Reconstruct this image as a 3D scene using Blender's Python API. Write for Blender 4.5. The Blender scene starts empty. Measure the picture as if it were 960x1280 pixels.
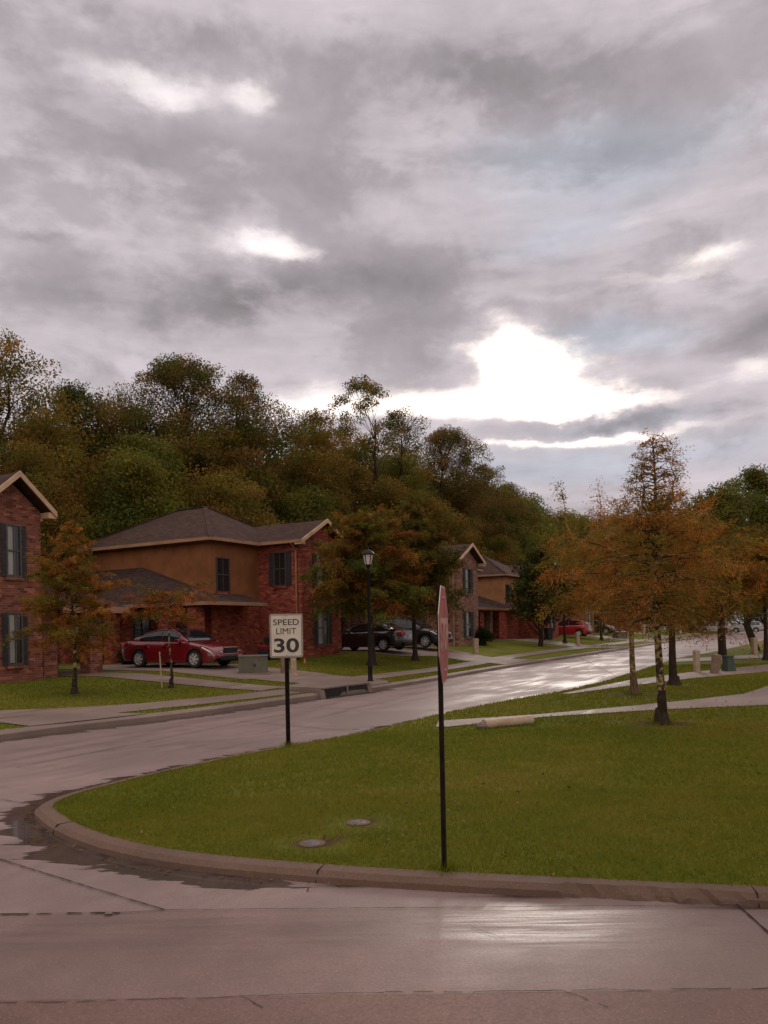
import bpy, bmesh, math, random
import numpy as np
from mathutils import Vector, Matrix

SC = bpy.context.scene
COL = SC.collection
R = math.radians
# ---------------------------------------------------------------- camera
CAM_H = 1.9
ROLL = R(-1.1)
cam = bpy.data.objects.new('camera', bpy.data.cameras.new('camera'))
COL.objects.link(cam)
cam.data.sensor_fit = 'AUTO'
cam.data.sensor_width = 36.0
cam.data.lens = 36.0 * 961 / 1280
cam.data.shift_y = 145 / 1280
cam.data.clip_start = 0.05
cam.data.clip_end = 3000
cam.matrix_world = Matrix.Translation((0, 0, CAM_H)) @ Matrix.Rotation(R(90), 4, 'X') @ Matrix.Rotation(ROLL, 4, 'Z')
SC.camera = cam
# ---------------------------------------------------------------- view / exposure
SC.view_settings.view_transform = 'Standard'
SC.view_settings.look = 'None'
SC.view_settings.exposure = 0.08
SC.view_settings.gamma = 1.0
SC.view_settings.use_curve_mapping = False
SC.cycles.max_bounces = 6
SC.cycles.transparent_max_bounces = 6
SC.cycles.caustics_reflective = False
SC.cycles.caustics_refractive = False
SC.cycles.sample_clamp_indirect = 6.0
# ---------------------------------------------------------------- sun (behind thin cloud, ahead and to the right)
SUN_AZ, SUN_EL = R(11.5), R(19.5)
sun = bpy.data.objects.new('sun', bpy.data.lights.new('sun', 'SUN'))
COL.objects.link(sun)
sun.data.energy = 0.55
sun.data.angle = R(12)
sun.data.color = (1.0, 0.90, 0.80)
sd = Vector((math.sin(SUN_AZ) * math.cos(SUN_EL), math.cos(SUN_AZ) * math.cos(SUN_EL), math.sin(SUN_EL)))
sun.rotation_euler = sd.to_track_quat('Z', 'Y').to_euler()
sun.location = sd * 60


# ---------------------------------------------------------------- node helpers
class NT:
    def __init__(s, tree):
        s.t = tree
        s.n = tree.nodes
        s.l = tree.links

    def node(s, typ, **kw):
        nd = s.n.new(typ)
        for k, v in kw.items():
            setattr(nd, k, v)
        return nd

    def put(s, sock, val):
        if isinstance(val, bpy.types.NodeSocket):
            s.l.new(val, sock)
        elif val is not None:
            if sock.type == 'RGBA' and not hasattr(val, '__len__'):
                val = (val, val, val)
            if sock.type == 'RGBA' and len(val) == 3:
                val = (*val, 1)
            sock.default_value = val

    def math(s, op, a, b=None, c=None, clamp=False):
        nd = s.node('ShaderNodeMath', operation=op)
        nd.use_clamp = clamp
        s.put(nd.inputs[0], a)
        if b is not None: s.put(nd.inputs[1], b)
        if c is not None: s.put(nd.inputs[2], c)
        return nd.outputs[0]

    def vmath(s, op, a, b=None):
        nd = s.node('ShaderNodeVectorMath', operation=op)
        s.put(nd.inputs[0], a)
        if b is not None: s.put(nd.inputs[1], b)
        return nd.outputs[0]

    def comb(s, x, y, z=0.0):
        nd = s.node('ShaderNodeCombineXYZ')
        s.put(nd.inputs[0], x); s.put(nd.inputs[1], y); s.put(nd.inputs[2], z)
        return nd.outputs[0]

    def sep(s, v):
        nd = s.node('ShaderNodeSeparateXYZ')
        s.put(nd.inputs[0], v)
        return nd.outputs

    def noise(s, vec, scale, detail=4, rough=0.55, dist=0.0, color=False):
        nd = s.node('ShaderNodeTexNoise')
        s.put(nd.inputs['Vector'], vec)
        nd.inputs['Scale'].default_value = scale
        nd.inputs['Detail'].default_value = detail
        nd.inputs['Roughness'].default_value = rough
        nd.inputs['Distortion'].default_value = dist
        return nd.outputs['Color' if color else 'Fac']

    def smooth(s, v, a, b, lo=0.0, hi=1.0):
        nd = s.node('ShaderNodeMapRange', interpolation_type='SMOOTHSTEP')
        s.put(nd.inputs[0], v)
        nd.inputs[1].default_value = a; nd.inputs[2].default_value = b
        nd.inputs[3].default_value = lo; nd.inputs[4].default_value = hi
        return nd.outputs[0]

    def lin(s, v, a, b, lo=0.0, hi=1.0):
        nd = s.node('ShaderNodeMapRange')
        s.put(nd.inputs[0], v)
        nd.inputs[1].default_value = a; nd.inputs[2].default_value = b
        nd.inputs[3].default_value = lo; nd.inputs[4].default_value = hi
        return nd.outputs[0]

    def mix(s, f, a, b, mode='MIX'):
        nd = s.node('ShaderNodeMix', data_type='RGBA', blend_type=mode)
        s.put(nd.inputs[0], f); s.put(nd.inputs[6], a); s.put(nd.inputs[7], b)
        return nd.outputs[2]

    def scale(s, v, k):
        nd = s.node('ShaderNodeVectorMath', operation='MULTIPLY')
        s.put(nd.inputs[0], v)
        nd.inputs[1].default_value = k
        return nd.outputs[0]


# ---------------------------------------------------------------- world: broken overcast over a clear sky
def make_world():
    w = bpy.data.worlds.new('World')
    SC.world = w
    w.use_nodes = True
    t = NT(w.node_tree)
    t.n.clear()
    out = t.node('ShaderNodeOutputWorld')
    sky = t.node('ShaderNodeTexSky', sky_type='NISHITA')
    sky.sun_disc = False
    sky.sun_elevation = SUN_EL
    sky.sun_rotation = SUN_AZ
    sky.air_density = 1.0
    sky.dust_density = 2.0
    bg_sky = t.node('ShaderNodeBackground')
    t.put(bg_sky.inputs[0], sky.outputs[0])
    bg_sky.inputs[1].default_value = 0.10
    tc = t.node('ShaderNodeTexCoord')
    d = tc.outputs['Generated']
    x, y, z = t.sep(d)
    az = t.math('ARCTAN2', x, y)                       # compass bearing, 0 = straight ahead of the kerb
    el = t.math('ARCSINE', z)
    n1 = t.noise(t.comb(az, t.math('MULTIPLY', el, 2.0), 11.0), 3.8, 8, 0.55, 0.3)
    n2 = t.noise(t.comb(az, t.math('MULTIPLY', el, 1.7), 21.0), 14.0, 9, 0.66, 0.0)
    wv = t.noise(t.comb(az, t.math('MULTIPLY', el, 1.7)), 6.0, 7, 0.62, 0.0, True)
    wx, wy, wz = t.sep(wv)
    puff = t.noise(t.comb(az, t.math('MULTIPLY', el, 1.9), 3.0), 8.0, 10, 0.62, 0.25)
    streak = t.noise(t.comb(t.math('MULTIPLY', az, 0.7), t.math('MULTIPLY', el, 4.5), 6.0), 6.0, 7, 0.6, 0.4)
    azw = t.math('ADD', az, t.math('MULTIPLY', t.math('SUBTRACT', wx, 0.5), 0.17))
    elw = t.math('ADD', el, t.math('MULTIPLY', t.math('SUBTRACT', wy, 0.5), 0.07))

    def dirof(pxx, pyy):
        a = (pxx - 480) / 961; b = -(pyy - 785) / 961
        ca, sa = math.cos(ROLL), math.sin(ROLL)
        X, Z = a * ca - b * sa, a * sa + b * ca
        return math.atan2(X, 1), math.atan2(Z, math.hypot(X, 1))

    def blob(cx, cy, rx, ry, tilt=0.0):
        a0, e0 = dirof(cx, cy)
        u = t.math('SUBTRACT', azw, a0); v = t.math('SUBTRACT', elw, e0)
        c, s_ = math.cos(tilt), math.sin(tilt)
        uu = t.math('ADD', t.math('MULTIPLY', u, c), t.math('MULTIPLY', v, s_))
        vv = t.math('SUBTRACT', t.math('MULTIPLY', v, c), t.math('MULTIPLY', u, s_))
        p_ = t.math('DIVIDE', uu, rx / 961); q_ = t.math('DIVIDE', vv, ry / 961)
        q = t.math('ADD', t.math('MULTIPLY', p_, p_), t.math('MULTIPLY', q_, q_))
        return t.math('EXPONENT', t.math('MULTIPLY', q, -1.0))

    def total(lst):
        acc = None
        for k, b in lst:
            m = t.math('MULTIPLY', b, k)
            acc = m if acc is None else t.math('ADD', acc, m)
        return acc

    # where the deck is thin (bright) and where it is heavy (dark)
    gaps = total([(1.15, blob(655, 448, 72, 38, -0.3)), (0.7, blob(590, 500, 180, 20, 0.0)), (0.6, blob(745, 503, 100, 18)),
                  (0.45, blob(400, 490, 100, 30, 0.3)), (0.2, blob(800, 425, 90, 30)), (0.9, blob(325, 306, 66, 17, -0.1)), (0.22, blob(400, 322, 50, 10)),
                  (0.78, blob(195, 112, 85, 18, -0.15)), (0.65, blob(318, 124, 36, 14)), (0.55, blob(895, 306, 50, 12)),
                  (0.55, blob(720, 547, 210, 7, 0.0)), (0.42, blob(930, 455, 60, 22)), (0.25, blob(780, 278, 150, 12, 0.1)), (0.25, blob(830, 340, 110, 8)),
                  (0.18, blob(100, 285, 120, 55)), (0.18, blob(660, 180, 220, 14)), (0.15, blob(600, 260, 120, 20))])
    darks = total([(0.85, blob(470, 352, 190, 34, 0.05)), (0.8, blob(640, 102, 185, 40, -0.05)), (0.95, blob(945, 405, 62, 20, 0.35)),
                   (0.7, blob(190, 365, 230, 34)), (0.45, blob(130, 165, 170, 40, -0.1)), (0.35, blob(370, 210, 150, 40)),
                   (0.75, blob(760, 525, 130, 10)), (0.6, blob(830, 478, 55, 9)), (0.5, blob(35, 290, 50, 7)),
                   (0.35, blob(520, 420, 90, 22)), (0.3, blob(910, 215, 100, 30)), (0.3, blob(300, 60, 220, 20)), (0.3, blob(480, 455, 70, 16))])
    blue = total([(0.9, blob(760, 420, 95, 30, -0.1)), (0.9, blob(760, 195, 190, 46)), (0.6, blob(700, 300, 120, 30)), (0.8, blob(720, 580, 330, 30)), (0.5, blob(780, 525, 150, 12))])
    br = t.math('ADD', gaps, t.math('MULTIPLY', t.math('SUBTRACT', puff, 0.5), 0.85))
    br = t.math('ADD', br, t.math('MULTIPLY', t.math('SUBTRACT', streak, 0.5), 0.40))
    br = t.math('SUBTRACT', br, t.math('MULTIPLY', darks, 0.45))
    opening = t.smooth(br, 0.18, 1.0)
    # two decks: a pale upper layer, and heavier ragged clouds drifting under it with defined edges
    shape = t.math('ADD', t.math('ADD', n1, t.math('MULTIPLY', t.math('SUBTRACT', puff, 0.5), 0.45)), t.math('MULTIPLY', t.math('SUBTRACT', n2, 0.5), 0.16))
    shape = t.math('ADD', shape, t.math('MULTIPLY', t.math('SUBTRACT', darks, t.math('MULTIPLY', gaps, 0.5)), 0.14))
    under = t.smooth(shape, 0.46, 0.62)
    upper = t.math('ADD', 0.555, t.math('MULTIPLY', t.math('SUBTRACT', streak, 0.5), 0.30))
    upper = t.math('ADD', upper, t.math('MULTIPLY', t.math('SUBTRACT', n2, 0.5), 0.22))
    lower = t.math('ADD', 0.415, t.math('MULTIPLY', t.math('SUBTRACT', puff, 0.5), -0.22))
    lower = t.math('ADD', lower, t.math('MULTIPLY', t.math('SUBTRACT', n2, 0.5), 0.14))
    base = t.math('ADD', t.math('MULTIPLY', upper, t.math('SUBTRACT', 1.0, under)), t.math('MULTIPLY', lower, under))
    base = t.math('SUBTRACT', base, t.math('MULTIPLY', darks, 0.15))
    base = t.math('ADD', base, t.math('MULTIPLY', gaps, 0.2))
    base = t.math('MAXIMUM', base, 0.22)
    # overcast decks are brightest overhead; overhead and behind boosted out of view as added fill
    zen = t.smooth(el, 0.74, 1.35, 1.0, 2.3)
    behind = t.smooth(t.math('MULTIPLY', y, -1.0), -0.1, 0.9, 1.0, 1.5)
    lum = t.math('MULTIPLY', base, t.math('MULTIPLY', zen, behind))
    warm = t.math('MAXIMUM', t.smooth(el, 0.74, 1.1), t.smooth(t.math('MULTIPLY', y, -1.0), -0.1, 0.5))  # warm tint added to the unseen sky to warm that fill
    tint = t.mix(t.smooth(blue, 0.15, 0.9), (1.03, 0.925, 0.98), (0.93, 0.935, 1.06))
    tint = t.mix(warm, tint, (1.08, 0.96, 0.90))
    cl = t.vmath('MULTIPLY', tint, t.comb(lum, lum, lum))
    silver = t.mix(opening, (0, 0, 0), (0.52, 0.47, 0.43))
    core = t.math('MAXIMUM', blob(655, 460, 95, 42), t.math('MULTIPLY', blob(560, 505, 190, 22), 0.6))
    silver2 = t.mix(t.math('MULTIPLY', core, opening), (0, 0, 0), (1.3, 1.12, 0.92))
    cl = t.mix(1.0, cl, silver, 'ADD')
    cl = t.mix(1.0, cl, silver2, 'ADD')
    bg_c = t.node('ShaderNodeBackground')
    t.put(bg_c.inputs[0], cl)
    bg_c.inputs[1].default_value = 1.0
    ms = t.node('ShaderNodeMixShader')
    t.put(ms.inputs[0], t.math('SUBTRACT', 1.0, t.math('MULTIPLY', opening, 0.25)))
    t.l.new(bg_sky.outputs[0], ms.inputs[1])
    t.l.new(bg_c.outputs[0], ms.inputs[2])
    t.l.new(ms.outputs[0], out.inputs[0])


make_world()

# ---------------------------------------------------------------- surveying: where a sight line meets the ground
_ca, _sa = math.cos(ROLL), math.sin(ROLL)


def ray(px, py):
    x = (px - 480) / 961; y = -(py - 785) / 961
    return x * _ca - y * _sa, x * _sa + y * _ca


def gp(px, py, z=0.0):
    rx, rz = ray(px, py)
    d = (z - CAM_H) / rz
    return Vector((rx * d, d, z))


T = Vector((0.5, 0.8660254)); N = Vector((-0.8660254, 0.5)); O = Vector((-6.9, 13.9))


def uv(p):
    a = Vector((p[0], p[1])) - O
    return a.dot(T), a.dot(N)


def xy(u, v):
    return O + T * u + N * v


def zf(u, v):
    top = 0.45 + 0.35 * min(max((u - 6) / 27, 0), 1)
    if v <= 2.4:
        return 0.14 + 0.03 * max(v, 0)
    return 0.212 + (top - 0.212) * min((v - 2.4) / 5, 1)


def gl(px, py):
    rx, rz = ray(px, py)
    d = 5.0
    while d < 400:
        u, v = uv((rx * d, d))
        if CAM_H + rz * d <= zf(u, v):
            return u, v
        d += 0.03
    return u, v


def at_uv(u, v, off=0.0):
    p = xy(u, v)
    return Vector((p.x, p.y, zf(u, v) + off))


Z_ISLE = 0.075


def z_right(x, y):
    return Z_ISLE + 0.05 * min(max((y - 12) / 6, 0), 1)


# ---------------------------------------------------------------- object helpers
def put(o, parent=None):
    COL.objects.link(o)
    if parent: o.parent = parent
    return o


def tag(o, label=None, cat=None, group=None, kind=None):
    if label: o['label'] = label
    if cat: o['category'] = cat
    if group: o['group'] = group
    if kind: o['kind'] = kind
    return o


def thing(name, label, cat, loc=(0, 0, 0), rz=0.0, group=None):
    o = bpy.data.objects.new(name, None)
    o.empty_display_size = 0.3
    put(o)
    o.location = loc
    o.rotation_euler = (0, 0, rz)
    return tag(o, label, cat, group)


class MB:
    """collects faces; builds ONE mesh with metre-scale box-projected UVs"""

    def __init__(s):
        s.v = []; s.f = []; s.m = []

    def quad(s, *pts, m=0):
        i = len(s.v)
        s.v += [tuple(p) for p in pts]
        s.f.append(tuple(range(i, i + len(pts)))); s.m.append(m)

    def box(s, x0, x1, y0, y1, z0, z1, m=0):
        i = len(s.v)
        s.v += [(x0, y0, z0), (x1, y0, z0), (x1, y1, z0), (x0, y1, z0), (x0, y0, z1), (x1, y0, z1), (x1, y1, z1), (x0, y1, z1)]
        for f in ((0, 3, 2, 1), (4, 5, 6, 7), (0, 1, 5, 4), (1, 2, 6, 5), (2, 3, 7, 6), (3, 0, 4, 7)):
            s.f.append(tuple(i + k for k in f)); s.m.append(m)

    def bar(s, a, b, w, h=None, up=(0, 0, 1), m=0):
        a = Vector(a); b = Vector(b); h = h or w
        d = (b - a).normalized()
        r = d.cross(Vector(up))
        if r.length < 1e-4: r = d.cross(Vector((1, 0, 0)))
        r.normalize(); q = r.cross(d)
        i = len(s.v)
        for p in (a, b):
            for e, g in ((-1, -1), (1, -1), (1, 1), (-1, 1)):
                s.v.append(tuple(p + r * e * w / 2 + q * g * h / 2))
        for f in ((0, 1, 2, 3), (7, 6, 5, 4), (0, 4, 5, 1), (1, 5, 6, 2), (2, 6, 7, 3), (3, 7, 4, 0)):
            s.f.append(tuple(i + k for k in f)); s.m.append(m)

    def tube(s, pts, rad, n=8, caps=True, m=0):
        pts = [Vector(p) for p in pts]
        if not hasattr(rad, '__len__'): rad = [rad] * len(pts)
        i0 = len(s.v)
        ref = None
        for k, p in enumerate(pts):
            d = (pts[min(k + 1, len(pts) - 1)] - pts[max(k - 1, 0)]).normalized()
            r = d.cross(Vector((0, 1, 0)) if abs(d.y) < 0.9 else Vector((1, 0, 0)))
            r.normalize(); q = d.cross(r)
            for j in range(n):
                a = 2 * math.pi * j / n
                s.v.append(tuple(p + (r * math.cos(a) + q * math.sin(a)) * rad[k]))
        for k in range(len(pts) - 1):
            for j in range(n):
                a = i0 + k * n + j; b = i0 + k * n + (j + 1) % n
                s.f.append((a, b, b + n, a + n)); s.m.append(m)
        if caps:
            s.f.append(tuple(i0 + j for j in reversed(range(n)))); s.m.append(m)
            e = i0 + (len(pts) - 1) * n
            s.f.append(tuple(e + j for j in range(n))); s.m.append(m)

    def lathe(s, prof, n=16, m=0, c=(0, 0, 0), caps=True):
        i0 = len(s.v)
        for r, z in prof:
            for j in range(n):
                a = 2 * math.pi * j / n
                s.v.append((c[0] + r * math.cos(a), c[1] + r * math.sin(a), c[2] + z))
        for k in range(len(prof) - 1):
            for j in range(n):
                a = i0 + k * n + j; b = i0 + k * n + (j + 1) % n
                s.f.append((a, b, b + n, a + n)); s.m.append(m)
        if not caps: return
        s.f.append(tuple(i0 + j for j in reversed(range(n)))); s.m.append(m)
        e = i0 + (len(prof) - 1) * n
        s.f.append(tuple(e + j for j in range(n))); s.m.append(m)

    def prism(s, poly, axis, a, b, m=0):
        """poly in the two other axes, extruded along axis from a to b"""
        def P(q, t):
            return {'x': (t, q[0], q[1]), 'y': (q[0], t, q[1]), 'z': (q[0], q[1], t)}[axis]
        n = len(poly); i = len(s.v)
        s.v += [P(q, a) for q in poly] + [P(q, b) for q in poly]
        s.f.append(tuple(range(i, i + n))); s.m.append(m)
        s.f.append(tuple(reversed(range(i + n, i + 2 * n)))); s.m.append(m)
        for k in range(n):
            s.f.append((i + k, i + n + k, i + n + (k + 1) % n, i + (k + 1) % n)); s.m.append(m)

    def xf(s, M, start=0):
        for k in range(start, len(s.v)):
            s.v[k] = tuple(M @ Vector(s.v[k]))

    def build(s, name, mats, parent=None, smooth=False, bevel=0.0, loc=None, recalc=True):
        me = bpy.data.meshes.new(name)
        me.from_pydata(s.v, [], s.f)
        if not isinstance(mats, (list, tuple)): mats = [mats]
        for mt in mats: me.materials.append(mt)
        me.polygons.foreach_set('material_index', s.m)
        if recalc or bevel:
            bm = bmesh.new(); bm.from_mesh(me)
            if bevel:
                bmesh.ops.remove_doubles(bm, verts=bm.verts, dist=1e-5)
            bmesh.ops.recalc_face_normals(bm, faces=bm.faces)
            if bevel:
                ed = [e for e in bm.edges if len(e.link_faces) == 2 and e.calc_face_angle(0) > 0.5]
                bmesh.ops.bevel(bm, geom=ed, offset=bevel, segments=2, affect='EDGES', profile=0.5)
            bm.to_mesh(me); bm.free()
        if smooth:
            me.polygons.foreach_set('use_smooth', [True] * len(me.polygons))
            me.set_sharp_from_angle(angle=R(38))
        box_uv(me)
        o = bpy.data.objects.new(name, me)
        if loc: o.location = loc
        return put(o, parent)


def box_uv(me):
    lay = me.uv_layers.new(name='UVMap')
    for p in me.polygons:
        n = p.normal
        ax = max(range(3), key=lambda k: abs(n[k]) * (1.02 if k == 2 else 1))
        for li in p.loop_indices:
            c = me.vertices[me.loops[li].vertex_index].co
            if ax == 0: lay.data[li].uv = (c.y, c.z)
            elif ax == 1: lay.data[li].uv = (c.x, c.z)
            else: lay.data[li].uv = (c.x, c.y)


def np_mesh(name, V, F, mats, tint=None, parent=None, link=True, nrm_=None):
    """V (n,3), F (m,k) with k fixed"""
    me = bpy.data.meshes.new(name)
    k = F.shape[1]
    me.vertices.add(len(V)); me.vertices.foreach_set('co', V.astype(np.float32).ravel())
    me.loops.add(F.size); me.loops.foreach_set('vertex_index', F.astype(np.int32).ravel())
    me.polygons.add(len(F))
    me.polygons.foreach_set('loop_start', np.arange(0, F.size, k, dtype=np.int32))
    me.update(calc_edges=True)
    if tint is not None:
        at = me.attributes.new('tint', 'FLOAT_COLOR', 'POINT')
        at.data.foreach_set('color', np.hstack([tint, np.ones((len(tint), 1))]).astype(np.float32).ravel())
    if nrm_ is not None:
        me.polygons.foreach_set('use_smooth', np.ones(len(F), bool))
        me.normals_split_custom_set_from_vertices(nrm_.astype(np.float32).tolist())
    if not isinstance(mats, (list, tuple)): mats = [mats]
    for m in mats: me.materials.append(m)
    o = bpy.data.objects.new(name, me)
    if link: put(o, parent)
    return o


def copy_tree(o, parent=None):
    c = o.copy(); COL.objects.link(c)
    if parent: c.parent = parent
    for ch in list(o.children): copy_tree(ch, c)
    return c


# ---------------------------------------------------------------- materials
MATS = {}


def mat(name, color=(0.5, 0.5, 0.5), rough=0.6, metal=0.0, spec=0.5, var=0.12, vscale=6.0, bump=0.0, bscale=60.0, coat=0.0, trans=0.0):
    if name in MATS: return MATS[name]
    m = bpy.data.materials.new(name); m.use_nodes = True
    t = NT(m.node_tree)
    b = t.n['Principled BSDF']
    tc = t.node('ShaderNodeTexCoord').outputs['Object']
    if var:
        f = t.noise(tc, vscale, 5, 0.6)
        lo = tuple(c * (1 - var * 1.6) for c in color); hi = tuple(min(c * (1 + var * 1.3), 1) for c in color)
        t.put(b.inputs['Base Color'], t.mix(t.smooth(f, 0.3, 0.7), lo, hi))
        t.put(b.inputs['Roughness'], t.lin(f, 0.3, 0.7, min(rough * 1.15, 1), rough * 0.85))
    else:
        b.inputs['Base Color'].default_value = (*color, 1)
        b.inputs['Roughness'].default_value = rough
    b.inputs['Metallic'].default_value = metal
    b.inputs['Specular IOR Level'].default_value = spec
    b.inputs['Coat Weight'].default_value = coat
    b.inputs['Coat Roughness'].default_value = 0.06
    if trans: b.inputs['Transmission Weight'].default_value = trans
    if bump:
        bp = t.node('ShaderNodeBump'); bp.inputs['Strength'].default_value = bump; bp.inputs['Distance'].default_value = 0.02
        t.put(bp.inputs['Height'], t.noise(tc, bscale, 4))
        t.l.new(bp.outputs[0], b.inputs['Normal'])
    MATS[name] = m
    return m


def brick_mat(name, c1, c2, mortar):
    m = bpy.data.materials.new(name); m.use_nodes = True
    t = NT(m.node_tree); b = t.n['Principled BSDF']
    u = t.node('ShaderNodeUVMap'); u.uv_map = 'UVMap'
    bt = t.node('ShaderNodeTexBrick')
    t.l.new(u.outputs[0], bt.inputs['Vector'])
    t.put(bt.inputs['Color1'], c1); t.put(bt.inputs['Color2'], c2); t.put(bt.inputs['Mortar'], mortar)
    bt.inputs['Scale'].default_value = 1.0
    bt.inputs['Brick Width'].default_value = 0.215
    bt.inputs['Row Height'].default_value = 0.075
    bt.inputs['Mortar Size'].default_value = 0.008
    bt.inputs['Mortar Smooth'].default_value = 0.2
    bt.inputs['Bias'].default_value = 0.0
    # per brick flecks: pale and burnt bricks
    fl = t.node('ShaderNodeTexWhiteNoise', noise_dimensions='2D')
    sx, sy, _ = t.sep(u.outputs[0])
    row = t.math('FLOOR', t.math('DIVIDE', sy, 0.075))
    off = t.math('MULTIPLY', t.math('MODULO', row, 2.0), 0.5)
    colm = t.math('FLOOR', t.math('ADD', t.math('DIVIDE', sx, 0.215), off))
    t.put(fl.inputs['Vector'], t.comb(colm, row))
    pale = t.smooth(fl.outputs[0], 0.86, 0.9)
    dark = t.smooth(fl.outputs[0], 0.2, 0.16)
    c = t.mix(t.math('MULTIPLY', pale, 0.45), bt.outputs[0], tuple(min(1, k * 1.9 + 0.03) for k in c1))
    c = t.mix(t.math('MULTIPLY', dark, 0.6), c, tuple(k * 0.35 for k in c2))
    n = t.noise(u.outputs[0], 0.9, 5, 0.6)
    c = t.mix(t.smooth(n, 0.35, 0.75, 0, 0.35), c, tuple(k * 0.6 for k in c2))
    t.put(b.inputs['Base Color'], c)
    b.inputs['Roughness'].default_value = 0.8
    b.inputs['Specular IOR Level'].default_value = 0.12
    bp = t.node('ShaderNodeBump'); bp.inputs['Strength'].default_value = 0.6; bp.inputs['Distance'].default_value = 0.008
    t.put(bp.inputs['Height'], t.math('SUBTRACT', 1.0, bt.outputs['Fac']))
    t.l.new(bp.outputs[0], b.inputs['Normal'])
    MATS[name] = m
    return m


def shingle_mat(name, c):
    m = bpy.data.materials.new(name); m.use_nodes = True
    t = NT(m.node_tree); b = t.n['Principled BSDF']
    g = t.node('ShaderNodeTexCoord').outputs['Object']
    _, _, z = t.sep(g)
    x, y, _ = t.sep(g)
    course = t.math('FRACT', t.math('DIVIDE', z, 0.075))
    wn = t.node('ShaderNodeTexWhiteNoise', noise_dimensions='3D')
    t.put(wn.inputs['Vector'], t.comb(t.math('FLOOR', t.math('DIVIDE', x, 0.25)), t.math('FLOOR', t.math('DIVIDE', y, 0.25)),
                                      t.math('FLOOR', t.math('DIVIDE', z, 0.075))))
    col = t.mix(wn.outputs[0], tuple(k * 0.75 for k in c), tuple(k * 1.25 for k in c))
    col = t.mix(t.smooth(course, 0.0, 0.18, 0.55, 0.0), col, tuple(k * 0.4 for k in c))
    n = t.noise(g, 0.55, 5, 0.65)
    col = t.mix(t.smooth(n, 0.4, 0.7, 0, 0.4), col, (c[0] * 0.65, c[1] * 0.7, c[2] * 0.75))
    t.put(b.inputs['Base Color'], col)
    b.inputs['Roughness'].default_value = 0.9
    b.inputs['Specular IOR Level'].default_value = 0.12
    bp = t.node('ShaderNodeBump'); bp.inputs['Strength'].default_value = 0.5; bp.inputs['Distance'].default_value = 0.01
    t.put(bp.inputs['Height'], t.math('ADD', course, t.math('MULTIPLY', t.noise(g, 40, 3), 0.6)))
    t.l.new(bp.outputs[0], b.inputs['Normal'])
    MATS[name] = m
    return m


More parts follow.
